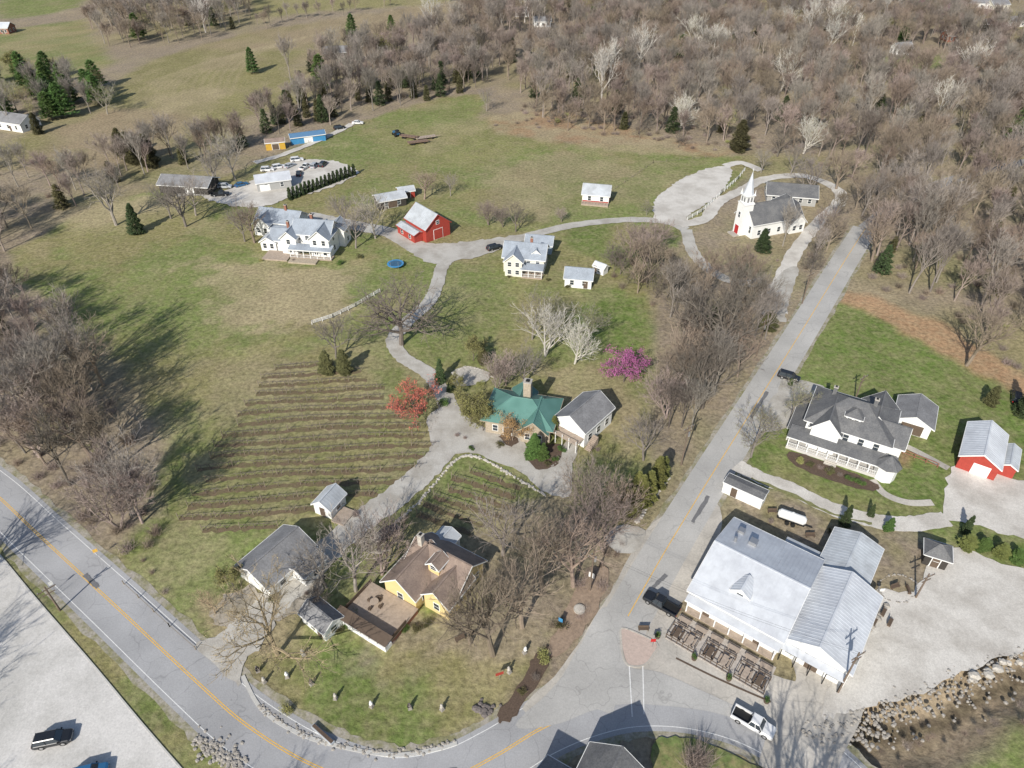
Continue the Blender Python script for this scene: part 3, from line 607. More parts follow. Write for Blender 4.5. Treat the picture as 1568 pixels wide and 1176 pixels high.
# trees south of the view that throw their shadows onto the car park, the road and the market forecourt
for k,x,y,h in [('big',-86,36,19),('big2',-96,52,18),('big',-76,14,18),('big2',-88,66,15),('big2',-41,14,19),('big2',27,17,23),('big2',-62,10,18),('big',-100,38,18)]: tree(k,x,y,h,1.1,True)
for i in range(17): tree('hed',445+i*6.1,306-i*2.35,4.0,.95)
for (u,v) in [(700,668),(712,672),(765,683),(850,705),(838,712),(860,690),(722,688),(915,690),(620,965),(590,955),(640,965),(520,965),(530,955),(545,945),(1225,708),(1240,713),(1255,718),(1270,724),(1285,729),(1300,735),(1315,741),(440,1090),(500,963),(680,620),(1150,395),(1190,400),(860,960),(820,1040),(800,1060),(832,1010),(705,610),(715,625),(735,590),(755,575),(830,690),(870,665),(930,640),(600,985),(655,955),(700,905),(470,910),(520,800),(545,790),(400,400),(520,405),(550,395),(780,425),(840,430),(870,440),(1140,400),(1410,660),(1240,630),(420,920),(450,400),(1270,815),(1180,800)]:
    tree(rt.choice(['shr','shd','shd','shr2','brs']),u,v,rt.uniform(.7,1.5))

# ------------------------------------------------------------------ buildings
class B:
    def __init__(s,name,xy,ang):
        s.e=empty(name,(xy[0],xy[1],0),math.radians(ang)); s.parts={}; s.T=Matrix.Identity(4)
    def p(s,part,mat):
        k=(part,mat.name)
        if k not in s.parts: s.parts[k]=(MB(),mat)
        mb=s.parts[k][0]; mb.T=s.T; return mb
    def done(s):
        for (pn,_),(mb,mat) in s.parts.items(): mb.obj(pn,mat,s.e)
    def frame(s,cx,cy,z0=0,rot=0): s.T=Matrix.Translation((cx,cy,z0))@Matrix.Rotation(math.radians(rot),4,'Z')
    def face(s,part,mat,fc,L,W,c,z,w,h,d,inn=.03):
        x,y=L/2,W/2
        mb=s.p(part,mat)
        if fc=='S': mb.box(c-w/2,-y-d,z-h/2,c+w/2,-y+inn,z+h/2)
        if fc=='N': mb.box(c-w/2,y-inn,z-h/2,c+w/2,y+d,z+h/2)
        if fc=='E': mb.box(x-inn,c-w/2,z-h/2,x+d,c+w/2,z+h/2)
        if fc=='W': mb.box(-x-d,c-w/2,z-h/2,-x+inn,c+w/2,z+h/2)
    def win(s,fc,L,W,c,z,w=1.0,h=1.4,fr=None):
        s.face('window_frames',fr or white,fc,L,W,c,z,w+.24,h+.24,.05)
        s.face('window_glass',glass,fc,L,W,c,z,w,h,.075)
        s.face('window_bars',fr or white,fc,L,W,c,z,w,.07,.095)
    def door(s,fc,L,W,c,w=1.1,h=2.1,mat=None,z=0):
        s.face('door_frames',white,fc,L,W,c,z+h/2+.12,w+.3,h+.2,.05); s.face('doors',mat or woodD,fc,L,W,c,z+h/2+.1,w,h,.08)
    def block(s,cx,cy,L,W,h,rise,wall,roof,rot=0,z0=0,over=.45,st=1,wins=(3,3,2,2),ribs=False,hip=False,t=.14,gab=None,trim=white):
        s.frame(cx,cy,z0,rot); x,y=L/2,W/2
        mb=s.p('walls',wall)
        mb.box(-x,-y,0,x,y,h)
        o=over; sl=rise/y
        if not hip:
            g_=s.p('gable_walls',gab or wall)
            ww=.12
            for sx in(-1,1):
                X0,X1=sorted((sx*x,sx*(x-ww)))
                g_.add([(X0,-y,h),(X1,-y,h),(X1,y,h),(X0,y,h),(X0,0,h+rise),(X1,0,h+rise)],[(0,1,5,4),(2,3,4,5),(0,4,3),(1,2,5)])
            rf=s.p('roof',roof)
            for sy in(-1,1):
                a=[(-x-o,0,h+rise),(x+o,0,h+rise),(x+o,sy*(y+o),h-o*sl),(-x-o,sy*(y+o),h-o*sl)]
                if sy<0: a=[a[1],a[0],a[3],a[2]]
                rf.hexa(a,[(p[0],p[1],p[2]+t) for p in a])
                f_=s.p('fascia',trim); ze=h-o*sl
                f_.box(-x-o,min(sy*(y+o+.01),sy*(y+o+.09)),ze-.12,x+o,max(sy*(y+o+.01),sy*(y+o+.09)),ze+t+.01)
                if ribs:
                    rb=s.p('roof_seams',roof); n=int((L+2*o)/ribs)
                    for i in range(n+1):
                        xx=-x-o+.05+(L+2*o-.1)*i/n; w_=.03
                        q=[(xx-w_,sy*.02,h+rise+t-.01),(xx+w_,sy*.02,h+rise+t-.01),(xx+w_,sy*(y+o),ze+t-.01),(xx-w_,sy*(y+o),ze+t-.01)]
                        if sy<0: q=[q[1],q[0],q[3],q[2]]
                        rb.hexa(q,[(p[0],p[1],p[2]+.045) for p in q])
            rc=s.p('ridge_cap',roof); rc.box(-x-o-.01,-.14,h+rise+t-.06,x+o+.01,.14,h+rise+t+.045)
            rk=s.p('rake_boards',trim)
            for sx in(-1,1):
                for sy in(-1,1):
                    X0,X1=sorted((sx*(x+o+.005),sx*(x+o+.07)))
                    q=[(X0,0,h+rise-.08),(X1,0,h+rise-.08),(X1,sy*(y+o),h-o*sl-.08),(X0,sy*(y+o),h-o*sl-.08)]
                    if sy<0: q=[q[1],q[0],q[3],q[2]]
                    rk.hexa(q,[(p[0],p[1],p[2]+t+.10) for p in q])
        else:
            ze=h-.02
            xa,ya=x+o,y+o; rx=max(xa-ya,.01); zr=h+rise
            rf=s.p('roof',roof)
            rf.add([(-xa,-ya,ze),(xa,-ya,ze),(xa,ya,ze),(-xa,ya,ze),(-xa,-ya,ze+t),(xa,-ya,ze+t),(xa,ya,ze+t),(-xa,ya,ze+t),(-rx,0,zr),(rx,0,zr)],
              [(3,2,1,0),(0,1,5,4),(1,2,6,5),(2,3,7,6),(3,0,4,7),(4,5,9,8),(5,6,9),(6,7,8,9),(7,4,8)])
            hc=s.p('hip_caps',roof)
            for a,b in(((-xa,-ya,ze+t),(-rx,0,zr)),((-xa,ya,ze+t),(-rx,0,zr)),((xa,-ya,ze+t),(rx,0,zr)),((xa,ya,ze+t),(rx,0,zr)),((-rx,0,zr),(rx,0,zr))): hc.cyl(a,b,.09,.09,5)
            gt=s.p('gutters',trim)
            gt.box(-xa,-ya-.1,ze,xa,-ya-.01,ze+t-.01); gt.box(-xa,ya+.01,ze,xa,ya+.1,ze+t-.01); gt.box(-xa-.1,-ya,ze,-xa-.01,ya,ze+t-.01); gt.box(xa+.01,-ya,ze,xa+.1,ya,ze+t-.01)
        hs=(h)/st
        for k in range(st):
            z=hs*k+min(hs*.58,1.7); hh=min(1.4,hs*.5)
            for fc,n,ln in(('S',wins[0],L),('N',wins[1],L),('E',wins[2],W),('W',wins[3],W)):
                for i in range(n): s.win(fc,L,W,(i-(n-1)/2)*ln/max(n,1)*.92,z,.95,hh)
    def chimney(s,cx,cy,z0,z1,w=.8,mat=None,rot=0):
        s.frame(cx,cy,0,rot); m_=mat or brickM
        s.p('chimney',m_).box(-w/2,-w/2,z0,w/2,w/2,z1); s.p('chimney_cap',concrete).box(-w/2-.08,-w/2-.08,z1,w/2+.08,w/2+.08,z1+.12); s.p('chimney_flue',blackM).box(-w/4,-w/4,z1+.12,w/4,w/4,z1+.3)
    def porch(s,x0,y0,x1,y1,h,roof,posts=5,floor=.35,deck=None,slope=.5,rot=0,post=None,rail=True,z0=0):
        s.frame(0,0,z0,rot)
        s.p('porch_floor',deck or wood).box(x0,y0,0,x1,y1-.01,floor)
        rf=s.p('porch_roof',roof); o=.3
        q=[(x0-o,y0-o,h),(x1+o,y0-o,h),(x1+o,y1-.01,h+slope),(x0-o,y1-.01,h+slope)]
        rf.hexa(q,[(p[0],p[1],p[2]+.12) for p in q])
        s.p('porch_fascia',white).box(x0-o,y0-o-.08,h-.1,x1+o,y0-o-.01,h+.13)
        pm=s.p('porch_posts',post or white)
        for i in range(posts):
            xx=x0+.15+(x1-x0-.3)*i/max(posts-1,1); pm.box(xx-.09,y0+.05,floor,xx+.09,y0+.23,h)
        if rail:
            r_=s.p('porch_rails',post or white); r_.box(x0+.1,y0+.1,floor+.85,x1-.1,y0+.17,floor+.93); r_.box(x0+.1,y0+.11,floor+.15,x1-.1,y0+.16,floor+.21)
            n=int((x1-x0)/.35)
            for i in range(n): xx=x0+.2+i*.35; r_.box(xx-.02,y0+.12,floor+.2,xx+.02,y0+.15,floor+.86)
    def steps(s,x,y,w,n,rot=0,rise=.17):
        s.frame(0,0,0,rot); m_=s.p('steps',concrete)
        for i in range(n): m_.box(x-w/2,y-.3*(i+1),0,x+w/2,y-.3*i-.002,rise*(n-i))

# --- market
MKA=-36.5; MKC=(37.9,68.3)
b=B('market_building',MKC,MKA)
b.block(0,0,14,17,4.2,2.6,white,mwhite,over=.5,ribs=.6,wins=(5,3,0,3))
b.block(11.7,-.3,15,9.3,4.0,2.0,white,mwhite,rot=90,over=.35,ribs=.6,wins=(4,0,0,0))
b.block(10.6,12.7,9.4,7.2,3.4,1.2,greyW,mgrey,rot=90,over=.3,ribs=.6,wins=(3,0,1,0))
b.block(-.6,-4.4,2.8,2.6,5.5,1.0,white,mwhite,rot=90,over=.25,ribs=.5,wins=(0,0,0,0))
b.frame(-.6,-4.4,0,90); b.win('W',2.8,2.6,0,5.1,1,.6)
b.frame(0,0)
b.porch(-6.9,-9.7,7,-8.52,3.0,mwhite,posts=7,floor=.15,slope=.35,rail=False)
b.frame(11.7,-.3,0,90); 
b.face('doors',woodD,'W',15,9.3,0,1.1,1.8,2.1,.08)
for c in(-3,3): b.win('W',15,9.3,c,1.8,1.6,1.5)
b.frame(0,0)
for c in(-4,4): b.door('S',14,17,c)
b.p('kitchen_vents',chrome).box(-3.2,3.4,5.6,-2.0,4.6,6.6); b.p('kitchen_vents',chrome).cyl((-5,2.4,5.6),(-5,2.4,7.2),.25,.25,10); b.p('kitchen_vents',chrome).box(-5.6,5.2,4.8,-4.6,6.2,5.9)
b.p('back_canopy',mgrey).hexa([(1,8.7,3),(6.6,8.7,3),(6.6,11.6,2.7),(1,11.6,2.7)],[(1,8.7,3.1),(6.6,8.7,3.1),(6.6,11.6,2.8),(1,11.6,2.8)])
for x in(1.2,6.4): b.p('canopy_posts',blackM).box(x-.07,11.3,0,x+.07,11.44,2.7)
b.p('loading_boxes',greyW).box(-5.6,9.0,0,-4.4,10.1,1.2); b.p('loading_boxes',greyW).box(-3.9,9.0,0,-3.0,9.9,1.0)
b.frame(11.7,-7.9); 
b.p('canopy',mwhite).hexa([(-4.4,-1.2,2.8),(4.4,-1.2,2.8),(4.4,-.01,3.1),(-4.4,-.01,3.1)],[(-4.4,-1.2,2.9),(4.4,-1.2,2.9),(4.4,-.01,3.2),(-4.4,-.01,3.2)])
for x in(-4.2,-2.1,0,2.1,4.2): b.p('canopy_posts',blackM).box(x-.07,-1.14,0,x+.07,-1.0,2.8)
b.done()
MK=Matrix.Translation((*MKC,0))@Matrix.Rotation(math.radians(MKA),4,'Z')
def mk(x,y): p=MK@Vector((x,y,0)); return (p.x,p.y)
e=empty('patio_enclosure',(*mk(0,0),0),math.radians(MKA))
mb=MB(); mb.box(-7.2,-15.6,0,7.8,-10.4,.12); mb.obj('paving',M('patio_pavers',(.46,.42,.38),.9,.2,3),e)
mb=MB()
for x0,x1 in((-7.2,-2.8),(-1.9,2.6),(3.4,7.8)):
    for y in(-15.5,-12.9): 
        mb.box(x0,y,.9,x1,y+.08,1.0); mb.box(x0,y+.02,.2,x1,y+.06,.26)
    for x in np.arange(x0,x1+.05,(x1-x0)/5):
        mb.box(x-.05,-15.52,.1,x+.05,-15.4,1.05); mb.box(x-.05,-12.92,.1,x+.05,-12.8,1.05)
    mb.box(x0,-15.42,.9,x0+.08,-12.9,1.0); mb.box(x1-.08,-15.42,.9,x1,-12.9,1.0)
mb.obj('railing',woodD,e)
def table(x,y,rot=0,mat=None):
    mb=MB(); mb.box(-.9,-.38,.70,.9,.38,.76)
    for sy in(-1,1): mb.box(-.9,sy*.7-.13,.42,.9,sy*.7+.13,.47)
    for sx in(-.6,.6):
        mb.box(sx-.04,-.75,.34,sx+.04,.75,.42)
        for sy in(-1,1): mb.hexa([(sx-.04,sy*.62-.05,0.01),(sx+.04,sy*.62-.05,0.01),(sx+.04,sy*.62+.05,0.01),(sx-.04,sy*.62+.05,0.01)],[(sx-.04,sy*.25-.05,.7),(sx+.04,sy*.25-.05,.7),(sx+.04,sy*.25+.05,.7),(sx-.04,sy*.25+.05,.7)])
    return mb.obj('picnic_table',mat or woodD,None,(x,y,.12),rot)
for x in(-6.0,-4,-.8,1.4,4.6,6.6): table(*mk(x,-14.2),math.radians(MKA+90),rt.choice([woodD,wood]))
for x in(-6,-3.4,-.9,1.7,4.4,6.6): table(*mk(x,-11.6),math.radians(MKA),wood)
def simple(name,u,v,ang,L,W,h,rise,wall,roof,**k):
    bb=B(name,g(u,v),ang); dn=k.pop('door',None); dm=k.pop('dmat',None); dw=k.pop('dw',1.1); dh=k.pop('dh',2.1)
    bb.block(0,0,L,W,h,rise,wall,roof,**k)
    if dn: bb.door(dn[0],L,W,dn[1],dw,dh,dm)
    return bb
# --- victorian house
pb=M('porch_boards',(.55,.53,.5),.8,.05,1)
b=B('victorian_house',g(1292,672),-30)
b.block(0,0,14.5,11,6.0,3.8,white,sh_dark,hip=True,st=2,wins=(5,4,3,3),over=.6)
b.block(-3.6,-3.2,7,5,6.0,2.6,white,sh_dark,rot=90,st=2,wins=(0,0,0,0),over=.5)
b.block(4.2,3.2,8,6,5.6,2.8,white,sh_dark,rot=90,st=2,wins=(1,1,0,2),over=.5)
b.block(6.6,-1,6,6,5.4,2.4,white,sh_dark,st=2,wins=(1,1,2,0),over=.5)
b.block(0.2,-2.2,2.6,2.6,8.2,1.3,white,sh_dark,hip=True,wins=(0,0,0,0),over=.35)
b.frame(.2,-2.2)
for fc in 'SEWN': 
    for c in(-.6,.6): b.win(fc,2.6,2.6,c,7.4,.7,.8)
b.porch(-9.4,-8.4,9.2,-5.52,3.0,sh_dark,posts=11,floor=.6,deck=pb,slope=.9)
b.porch(-5.6,-9.9,6,-7.26,3.0,sh_dark,posts=7,floor=.6,slope=.9,rot=-90,deck=pb)
b.frame(8.2,-7.2); b.p('turret_walls',white).cyl((0,0,0),(0,0,3.2),1.9,1.9,8); b.p('turret_roof',sh_dark).cyl((0,0,3.2),(0,0,5.2),2.4,.05,8)
b.chimney(3,1.2,7,10.4,.7,sh_dark); b.chimney(-4.4,2.2,6.6,9.8,.7,sh_dark)
b.block(-1,7.2,9,3.6,3.4,1.3,white,sh_dark,wins=(0,3,1,1),over=.3)
b.frame(0,0); b.door('S',14.5,11,-1,mat=woodD,z=.6); b.steps(-1,-8.5,2.2,3)
b.done()
b=simple('carport',1395,648,-30,7.5,6.5,3.0,1.6,white,sh_grey,wins=(0,0,1,0),over=.5,rot=90,door=('W',0),dw=4,dh=2.4)
b.frame(0,0); b.p('walkway_roof',sh_grey).box(-6,-4.2,2.6,-3.4,-2.8,2.75); b.p('walkway_posts',white).box(-5.9,-4.1,0,-5.75,-3.95,2.6)
b.done()
b=B('red_barn',g(1497,700),-22)
b.block(0,0,11,6.4,3.2,1.8,redW,mwhite,rot=78,over=.35,ribs=.6,wins=(2,2,0,0),trim=white)
b.door('W',11,6.4,-.6,2.6,2.3,white)
b.block(4.6,-.8,6.5,2.6,2.4,.7,redW,mgrey,rot=78,wins=(0,0,0,0),over=.2,ribs=.6); b.done()
b=simple('storage_shed',1138,760,-36,7.2,2.6,2.5,.25,white,sh_dark,wins=(0,0,0,0),over=.1,door=('S',-1.5)); b.done()
e=empty('tank_trailer',(*g(1210,800),0),math.radians(-28))
mb=MB(); mb.cyl((-2,0,1.5),(2,0,1.5),.8,.8,16); mb.cyl((-2.35,0,1.5),(-2,0,1.5),.45,.8,16); mb.cyl((2,0,1.5),(2.35,0,1.5),.8,.45,16); mb.cyl((0,0,2.25),(0,0,2.45),.25,.25,10); mb.obj('tank',white,e)
mb=MB(); mb.box(-2.3,-.5,.5,2.3,.5,.66); mb.box(2.3,-.06,.5,3.6,.06,.62)
for sx in(-1.2,1.2): mb.box(sx-.12,-.7,.6,sx+.12,.7,.9)
mb.obj('chassis',blackM,e)
mb=MB()
for sx in(-.5,.5):
    for sy in(-1,1): mb.cyl((sx,sy*.75,.38),(sx,sy*.98,.38),.38,.38,14)
mb.obj('wheels',tyre,e)
# --- brown-roof house
b=B('brown_roof_house',g(660,890),-32)
b.block(1.4,2,10,7,3.6,2.6,yellowW,sh_brown,over=.5,wins=(3,3,2,2))
b.block(-1.5,-1.6,8,6.0,3.6,2.6,yellowW,sh_brown,rot=90,over=.5,wins=(2,2,0,1))
b.block(4.4,-1.2,6,4.6,3.6,2.0,yellowW,sh_brown,rot=90,over=.5,wins=(1,1,0,1))
b.block(1.6,.2,2.2,2.0,6.0,.9,yellowW,sh_brown,rot=90,over=.3,wins=(0,0,0,0)); b.frame(1.6,.2,0,90); b.win('W',2.2,2,0,5.5,1,.8)
b.block(-1.6,6,4,3.4,3,.9,white,mgrey,rot=90,over=.2,wins=(1,1,1,0))
b.chimney(-2.6,1.6,4,8,.8,concrete)
b.frame(-3.2,-8.6)
b.p('deck_floor',wood).box(-4.2,-3.4,1.0,5.2,2.9,1.15); b.p('deck_skirt',brickM).box(-4.1,-3.3,0,5.1,2.8,.98)
b.p('deck_awning',woodD).hexa([(-4.6,-5.2,2.0),(5.6,-5.2,2.0),(5.6,-3.42,2.35),(-4.6,-3.42,2.35)],[(-4.6,-5.2,2.1),(5.6,-5.2,2.1),(5.6,-3.42,2.45),(-4.6,-3.42,2.45)])
b.p('deck_base',white).box(-4.2,-4.9,0,5.2,-3.45,.9)
for x in np.arange(-4.4,5.5,1.6): b.p('deck_posts',white).box(x-.06,-5.0,.9,x+.06,-4.88,2.0)
r_=b.p('deck_rails',woodD); r_.box(-4.2,-3.28,1.16,-4.1,2.9,1.95); r_.box(-4.1,-3.38,1.16,5.2,-3.3,1.3); r_.box(5.1,-3.28,1.16,5.2,0,1.95)
b.p('deck_furniture',wood).cyl((-1,0,1.85),(-1,0,1.9),.7,.7,12); b.p('deck_furniture',wood).cyl((-1,0,1.15),(-1,0,1.85),.06,.06,6)
for a in range(4): b.p('deck_furniture',woodD).box(-1+1.1*math.cos(a*1.57)-.22,1.1*math.sin(a*1.57)-.22,1.16,-1+1.1*math.cos(a*1.57)+.22,1.1*math.sin(a*1.57)+.22,1.6)
b.done()
b=simple('garage',428,868,56,9.6,7.4,2.8,2.0,white,sh_grey,wins=(2,2,0,1),over=.4,door=('W',0),dmat=white,dw=4.6,dh=2.2)
b.block(2,-5,4.5,3.4,2.6,.8,white,sh_grey,wins=(1,0,1,0),over=.3); b.done()
b=simple('garden_shed',507,778,-25,4.2,3.6,2.5,1.4,white,mgrey,rot=90,wins=(1,1,0,0),over=.3,ribs=.6,door=('W',0)); 
b.frame(0,0); b.p('step_deck',wood).box(2.0,-2.6,0,4.6,1,.4); b.done()
b=simple('garden_shed',495,955,-38,5.4,3.4,2.3,1.1,white,sh_grey,wins=(1,1,1,0),over=.25,door=('S',1.5)); b.done()
# --- winery
b=B('green_roof_winery',g(800,648),-14)
b.block(0,0,13,9,3.6,3.0,stoneW,teal,over=.8,wins=(4,3,2,2),hip=True,trim=stoneW)
b.block(3.4,-2.0,7,5,3.6,2.2,stoneW,teal,rot=90,over=.6,wins=(1,1,0,2),ribs=.6,trim=stoneW)
b.block(-1,3.8,5,4.6,3.6,2.0,stoneW,teal,rot=90,over=.5,wins=(1,1,1,0),ribs=.6,trim=stoneW)
b.chimney(.5,2.2,4,9.2,1.5,stoneW)
b.frame(0,0); b.door('S',13,9,-2,1.6); b.done()
b=simple('white_annex',893,655,50,9.5,7,4.2,2.2,white,sh_grey,wins=(3,3,1,2),over=.4,door=('W',0),dmat=woodD)
b.frame(-5.6,0); b.p('balcony',wood).box(-1.6,-3.4,2.2,.8,3.4,2.35); b.p('balcony_rail',wood).box(-1.6,-3.4,3.11,-1.5,3.4,3.2); 
for y in(-3.3,-1.6,0,1.6,3.2): b.p('balcony_posts',white).box(-1.58,y,0,-1.44,y+.14,3.1)
b.frame(-2.6,-4.5); m_=b.p('stairs',wood)
for i in range(10): m_.box(-2.4+i*.28,-.6,0,-2.4+(i+1)*.28-.01,.6,.2+.2*i)
b.done()
# --- church
b=B('white_church',g(1160,352),20)
b.block(2,0,15,9,4.6,4.2,white,sh_dark,over=.4,wins=(4,4,0,0))
b.block(-6.2,0,3.2,3.2,9.6,.4,white,white,over=.1,wins=(0,0,0,0))
b.frame(-6.2,0); b.p('belfry',white).box(-1.3,-1.3,9.9,1.3,1.3,12.0)
for sx in(-.55,.55):
    for sy in(-1,1): b.p('louvres',sh_grey).box(sx-.3,min(sy*1.31,sy*1.36),10.2,sx+.3,max(sy*1.31,sy*1.36),11.6); b.p('louvres',sh_grey).box(min(sy*1.31,sy*1.36),sx-.3,10.2,max(sy*1.31,sy*1.36),sx+.3,11.6)
b.p('belfry_cornice',white).box(-1.6,-1.6,12.0,1.6,1.6,12.25); b.p('spire',mwhite).cyl((0,0,12.25),(0,0,18.8),1.55,.04,8); b.p('cross',white).box(-.04,-.04,18.8,.04,.04,20); b.p('cross',white).box(-.045,-.35,19.3,.045,.35,19.4)
for sx in(-1.35,1.35):
    for sy in(-1.35,1.35): b.p('pinnacles',white).cyl((sx,sy,12.25),(sx,sy,13.8),.22,.02,6)
b.frame(-6.2,0); b.door('W',3.2,3.2,0,1.7,2.8,reddoor); b.win('W',3.2,3.2,0,6.2,.8,1.6)
b.frame(2,0); 
for c in(-3.2,3.2): b.win('W',15,9,c,2.4,.8,2.0)
b.block(12.2,3.4,11,8,3.4,2.4,white,sh_dark,rot=60,over=.4,wins=(3,3,2,1))
b.block(9.6,-2.6,6,5,3.4,2.6,white,sh_dark,rot=90,over=.4,wins=(1,1,0,2))
b.frame(-8.4,0); b.p('entrance_steps',concrete).box(-1.2,-1.6,0,.55,1.6,.35); b.done()
b=simple('church_hall',1208,305,-12,15,9,3.0,2.2,greyW,sh_dark,wins=(5,3,2,2),over=.5); b.done()
# --- farmhouse complex
b=B('white_farmhouse',g(488,378),-8)
b.block(0,0,11,7.5,5.8,2.6,white,sh_blue,rot=0,st=2,wins=(4,4,2,2),over=.4)
b.block(3.2,-2.6,7.5,5.5,5.8,2.3,white,sh_blue,rot=90,st=2,wins=(1,1,0,2),over=.4)
b.block(-8.6,-.6,8,6.5,3.4,2.0,white,sh_blue,wins=(3,2,0,1),over=.4)
b.block(-6.0,-2.6,6.5,4.4,5.2,1.9,white,sh_blue,rot=90,st=2,wins=(1,1,0,1),over=.35)
b.block(-13,-1.4,6,4.5,2.8,1.4,white,mgrey,rot=90,wins=(2,2,0,2),over=.3)
b.porch(-5.4,-7.8,6.6,-5.2,2.8,sh_blue,posts=7,slope=.6)
b.frame(0,0); b.p('front_terrace',wood).box(-13,-9.8,0,-5.6,-4.6,.4); b.p('terrace_wall',stoneW).box(-5,-10.6,0,3,-8.2,.4)
b.chimney(-1,1,6.5,9.6,.7); b.chimney(-8.5,1,4.5,6.9,.7)
b.block(5.2,3.8,5,5,5,1.8,white,sh_blue,rot=90,st=2,wins=(1,1,1,0),over=.35)
b.done()
b=B('white_guest_house',g(435,350),-14)
b.block(0,0,13,7.5,3.8,2.4,white,sh_blue,wins=(4,3,2,2),over=.45)
b.block(-3.6,-2.4,7,5,3.8,2.0,white,sh_blue,rot=90,wins=(1,1,0,2),over=.4); b.chimney(2,0,5,7.8,.7); 
b.porch(-1,-6.3,6,-3.77,2.6,sh_blue,posts=5,slope=.5); b.done()
b=B('red_hay_barn',g(656,356),-50)
b.block(0,0,10.5,8.5,4.2,3.4,redW,mgrey,rot=0,over=.4,ribs=.7,wins=(0,0,0,0),trim=redW)
b.frame(0,0); b.door('E',10.5,8.5,0,3,3,redW); b.win('E',10.5,8.5,0,5.2,.9,1)
b.block(-1,-5.6,9,3.2,2.6,.6,redW,mgrey,wins=(2,0,0,0),over=.3,ribs=.7,trim=redW); b.done()
b=B('small_red_barn',g(913,306),-12)
b.block(0,0,8.5,6.2,3.0,2.2,white,mgrey,over=.35,wins=(2,1,0,0),gab=redW,ribs=.7); b.frame(0,0); b.face('end_boards',redW,'E',8.5,6.2,0,1.5,6.0,2.9,.04); b.face('skirting',redW,'S',8.5,6.2,0,.5,8.3,.9,.04)
b.door('E',8.5,6.2,0,2,2.2,woodD); b.p('deck',wood).box(-4.3,-5.2,0,4.3,-3.15,.5)
for x in np.arange(-4.2,4.3,1.05): b.p('deck_rail',wood).box(x-.05,-5.2,.5,x+.05,-5.1,1.4)
b.p('deck_rail',wood).box(-4.3,-5.2,1.41,4.3,-5.1,1.48); b.done()
# --- cottage group
b=B('blue_roof_cottage',g(805,408),-10)
b.block(0,0,11,7.5,4.6,2.6,cream,sh_blue,st=2,wins=(4,3,2,2),over=.45)
b.block(-2.4,-2.6,7,4.6,4.6,2.0,cream,sh_blue,rot=90,wins=(1,1,0,2),st=2,over=.4); b.chimney(1.5,.4,6,8.6,.7)
b.porch(-.2,-6.6,5.4,-3.77,2.6,sh_blue,posts=4,slope=.5); 
b.block(3.2,-1.6,2,2,5.6,.9,white,sh_blue,rot=90,wins=(0,0,0,0),over=.2)
b.done()
b=simple('blue_annex',826,382,-10,7.5,5,2.8,1.6,blueW,sh_blue,wins=(3,2,1,1),over=.35,door=('S',1)); b.done()
b=simple('cottage_studio',886,434,-10,7,5,2.8,1.8,white,sh_blue,wins=(2,1,1,1),over=.35,door=('S',2),gab=blueW); b.done()
b=simple('garden_shed',919,417,-40,3.4,2.2,2.0,.8,white,mwhite,wins=(1,0,0,0),over=.2,door=('S',-1)); b.done()
# --- farm outbuildings
b=simple('metal_workshop',420,285,20,11,7,3.0,1.5,greyW,mwhite,wins=(2,1,0,0),over=.3,ribs=.8,door=('S',-3),dw=3,dmat=white); b.done()
b=simple('machine_shed',292,290,-8,17,8,3.0,1.8,darkW,sh_grey,wins=(0,0,0,0),over=.5,door=('S',2),dw=3,dmat=white); b.done()
b=simple('machine_shed',598,313,25,9,5.5,2.8,1.2,darkW,mgrey,wins=(2,1,0,0),over=.4,door=('S',0),dw=3); b.done()
b=simple('lean_to_shed',622,300,20,5,4,2.4,.8,redW,mgrey,wins=(0,0,0,0),over=.3,door=('S',0),dw=2); b.done()
b=simple('blue_shed',472,216,22,13,4,2.6,.9,tarp,M('blue_metal_roof',(.10,.20,.33),.5,.08,1),wins=(0,0,0,0),over=.3,door=('S',0),dw=3,dmat=white); b.done()
b=simple('yellow_shed',423,227,15,7,3.5,2.8,.9,M('ochre_siding',(.55,.34,.05),.7,.1,1),sh_brown,wins=(0,0,0,0),over=.2,door=('S',0),dw=2.4); b.done()
b=simple('black_shed',1428,858,-25,3.4,3.0,2.5,1.5,darkW,sh_dark,hip=True,wins=(1,1,1,0),over=.4,door=('S',0)); b.done()
for (u,v,a,L_,W_,wm,rm) in [(515,88,10,12,8,darkW,sh_grey),(830,40,5,10,7,white,sh_grey),(1500,12,-20,14,8,white,sh_grey),(1525,14,10,12,8,cream,sh_grey),(1378,82,10,9,6,white,sh_grey),(10,50,0,8,8,brickM,mwhite),(1460,62,0,12,8,brickM,sh_brown),(1520,44,0,12,7,darkW,sh_brown),(30,195,-20,14,9,white,sh_grey),(800,25,0,9,6,white,sh_grey),(930,52,0,8,6,white,sh_grey),(1465,18,0,10,7,white,sh_grey),(1550,40,15,11,7,white,sh_grey)]:
    bb=simple('distant_house',u,v,a,L_,W_,3.4,2.2,wm,rm,wins=(3,3,2,2),over=.4,door=('S',1)); bb.done()
b=B('dark_roof_house',(11.0,36.6),-30)
b.block(0,0,9,7.4,4.0,2.9,greyW,sh_dark,rot=90,over=.5,wins=(2,2,0,2))
b.block(-3.8,-2.0,8,5.6,3.2,2.1,greyW,sh_grey,wins=(2,2,0,2),over=.4)
b.block(4.6,0,5,4.6,3.0,1.5,greyW,sh_dark,wins=(1,1,1,0),over=.4)
b.frame(0,0,0,90); b.win('E',9,7.4,0,4.7,1.4,1.0); b.win('E',9,7.4,-2,1.8,1.2,1.4); b.win('E',9,7.4,2,1.8,1.2,1.4)
b.frame(0,5.6); b.p('porch_floor',concrete).box(-3,-1,0,3,1,.3); b.done()
patch('front_lawn',[(1000,1140),(1020,1130),(1060,1133),(1130,1160),(1180,1200),(1020,1200),(1000,1170)],M('lawn',(.14,.18,.06),.95,.4,1.2,col2=(.26,.23,.11),scale2=.5),jit=.2)

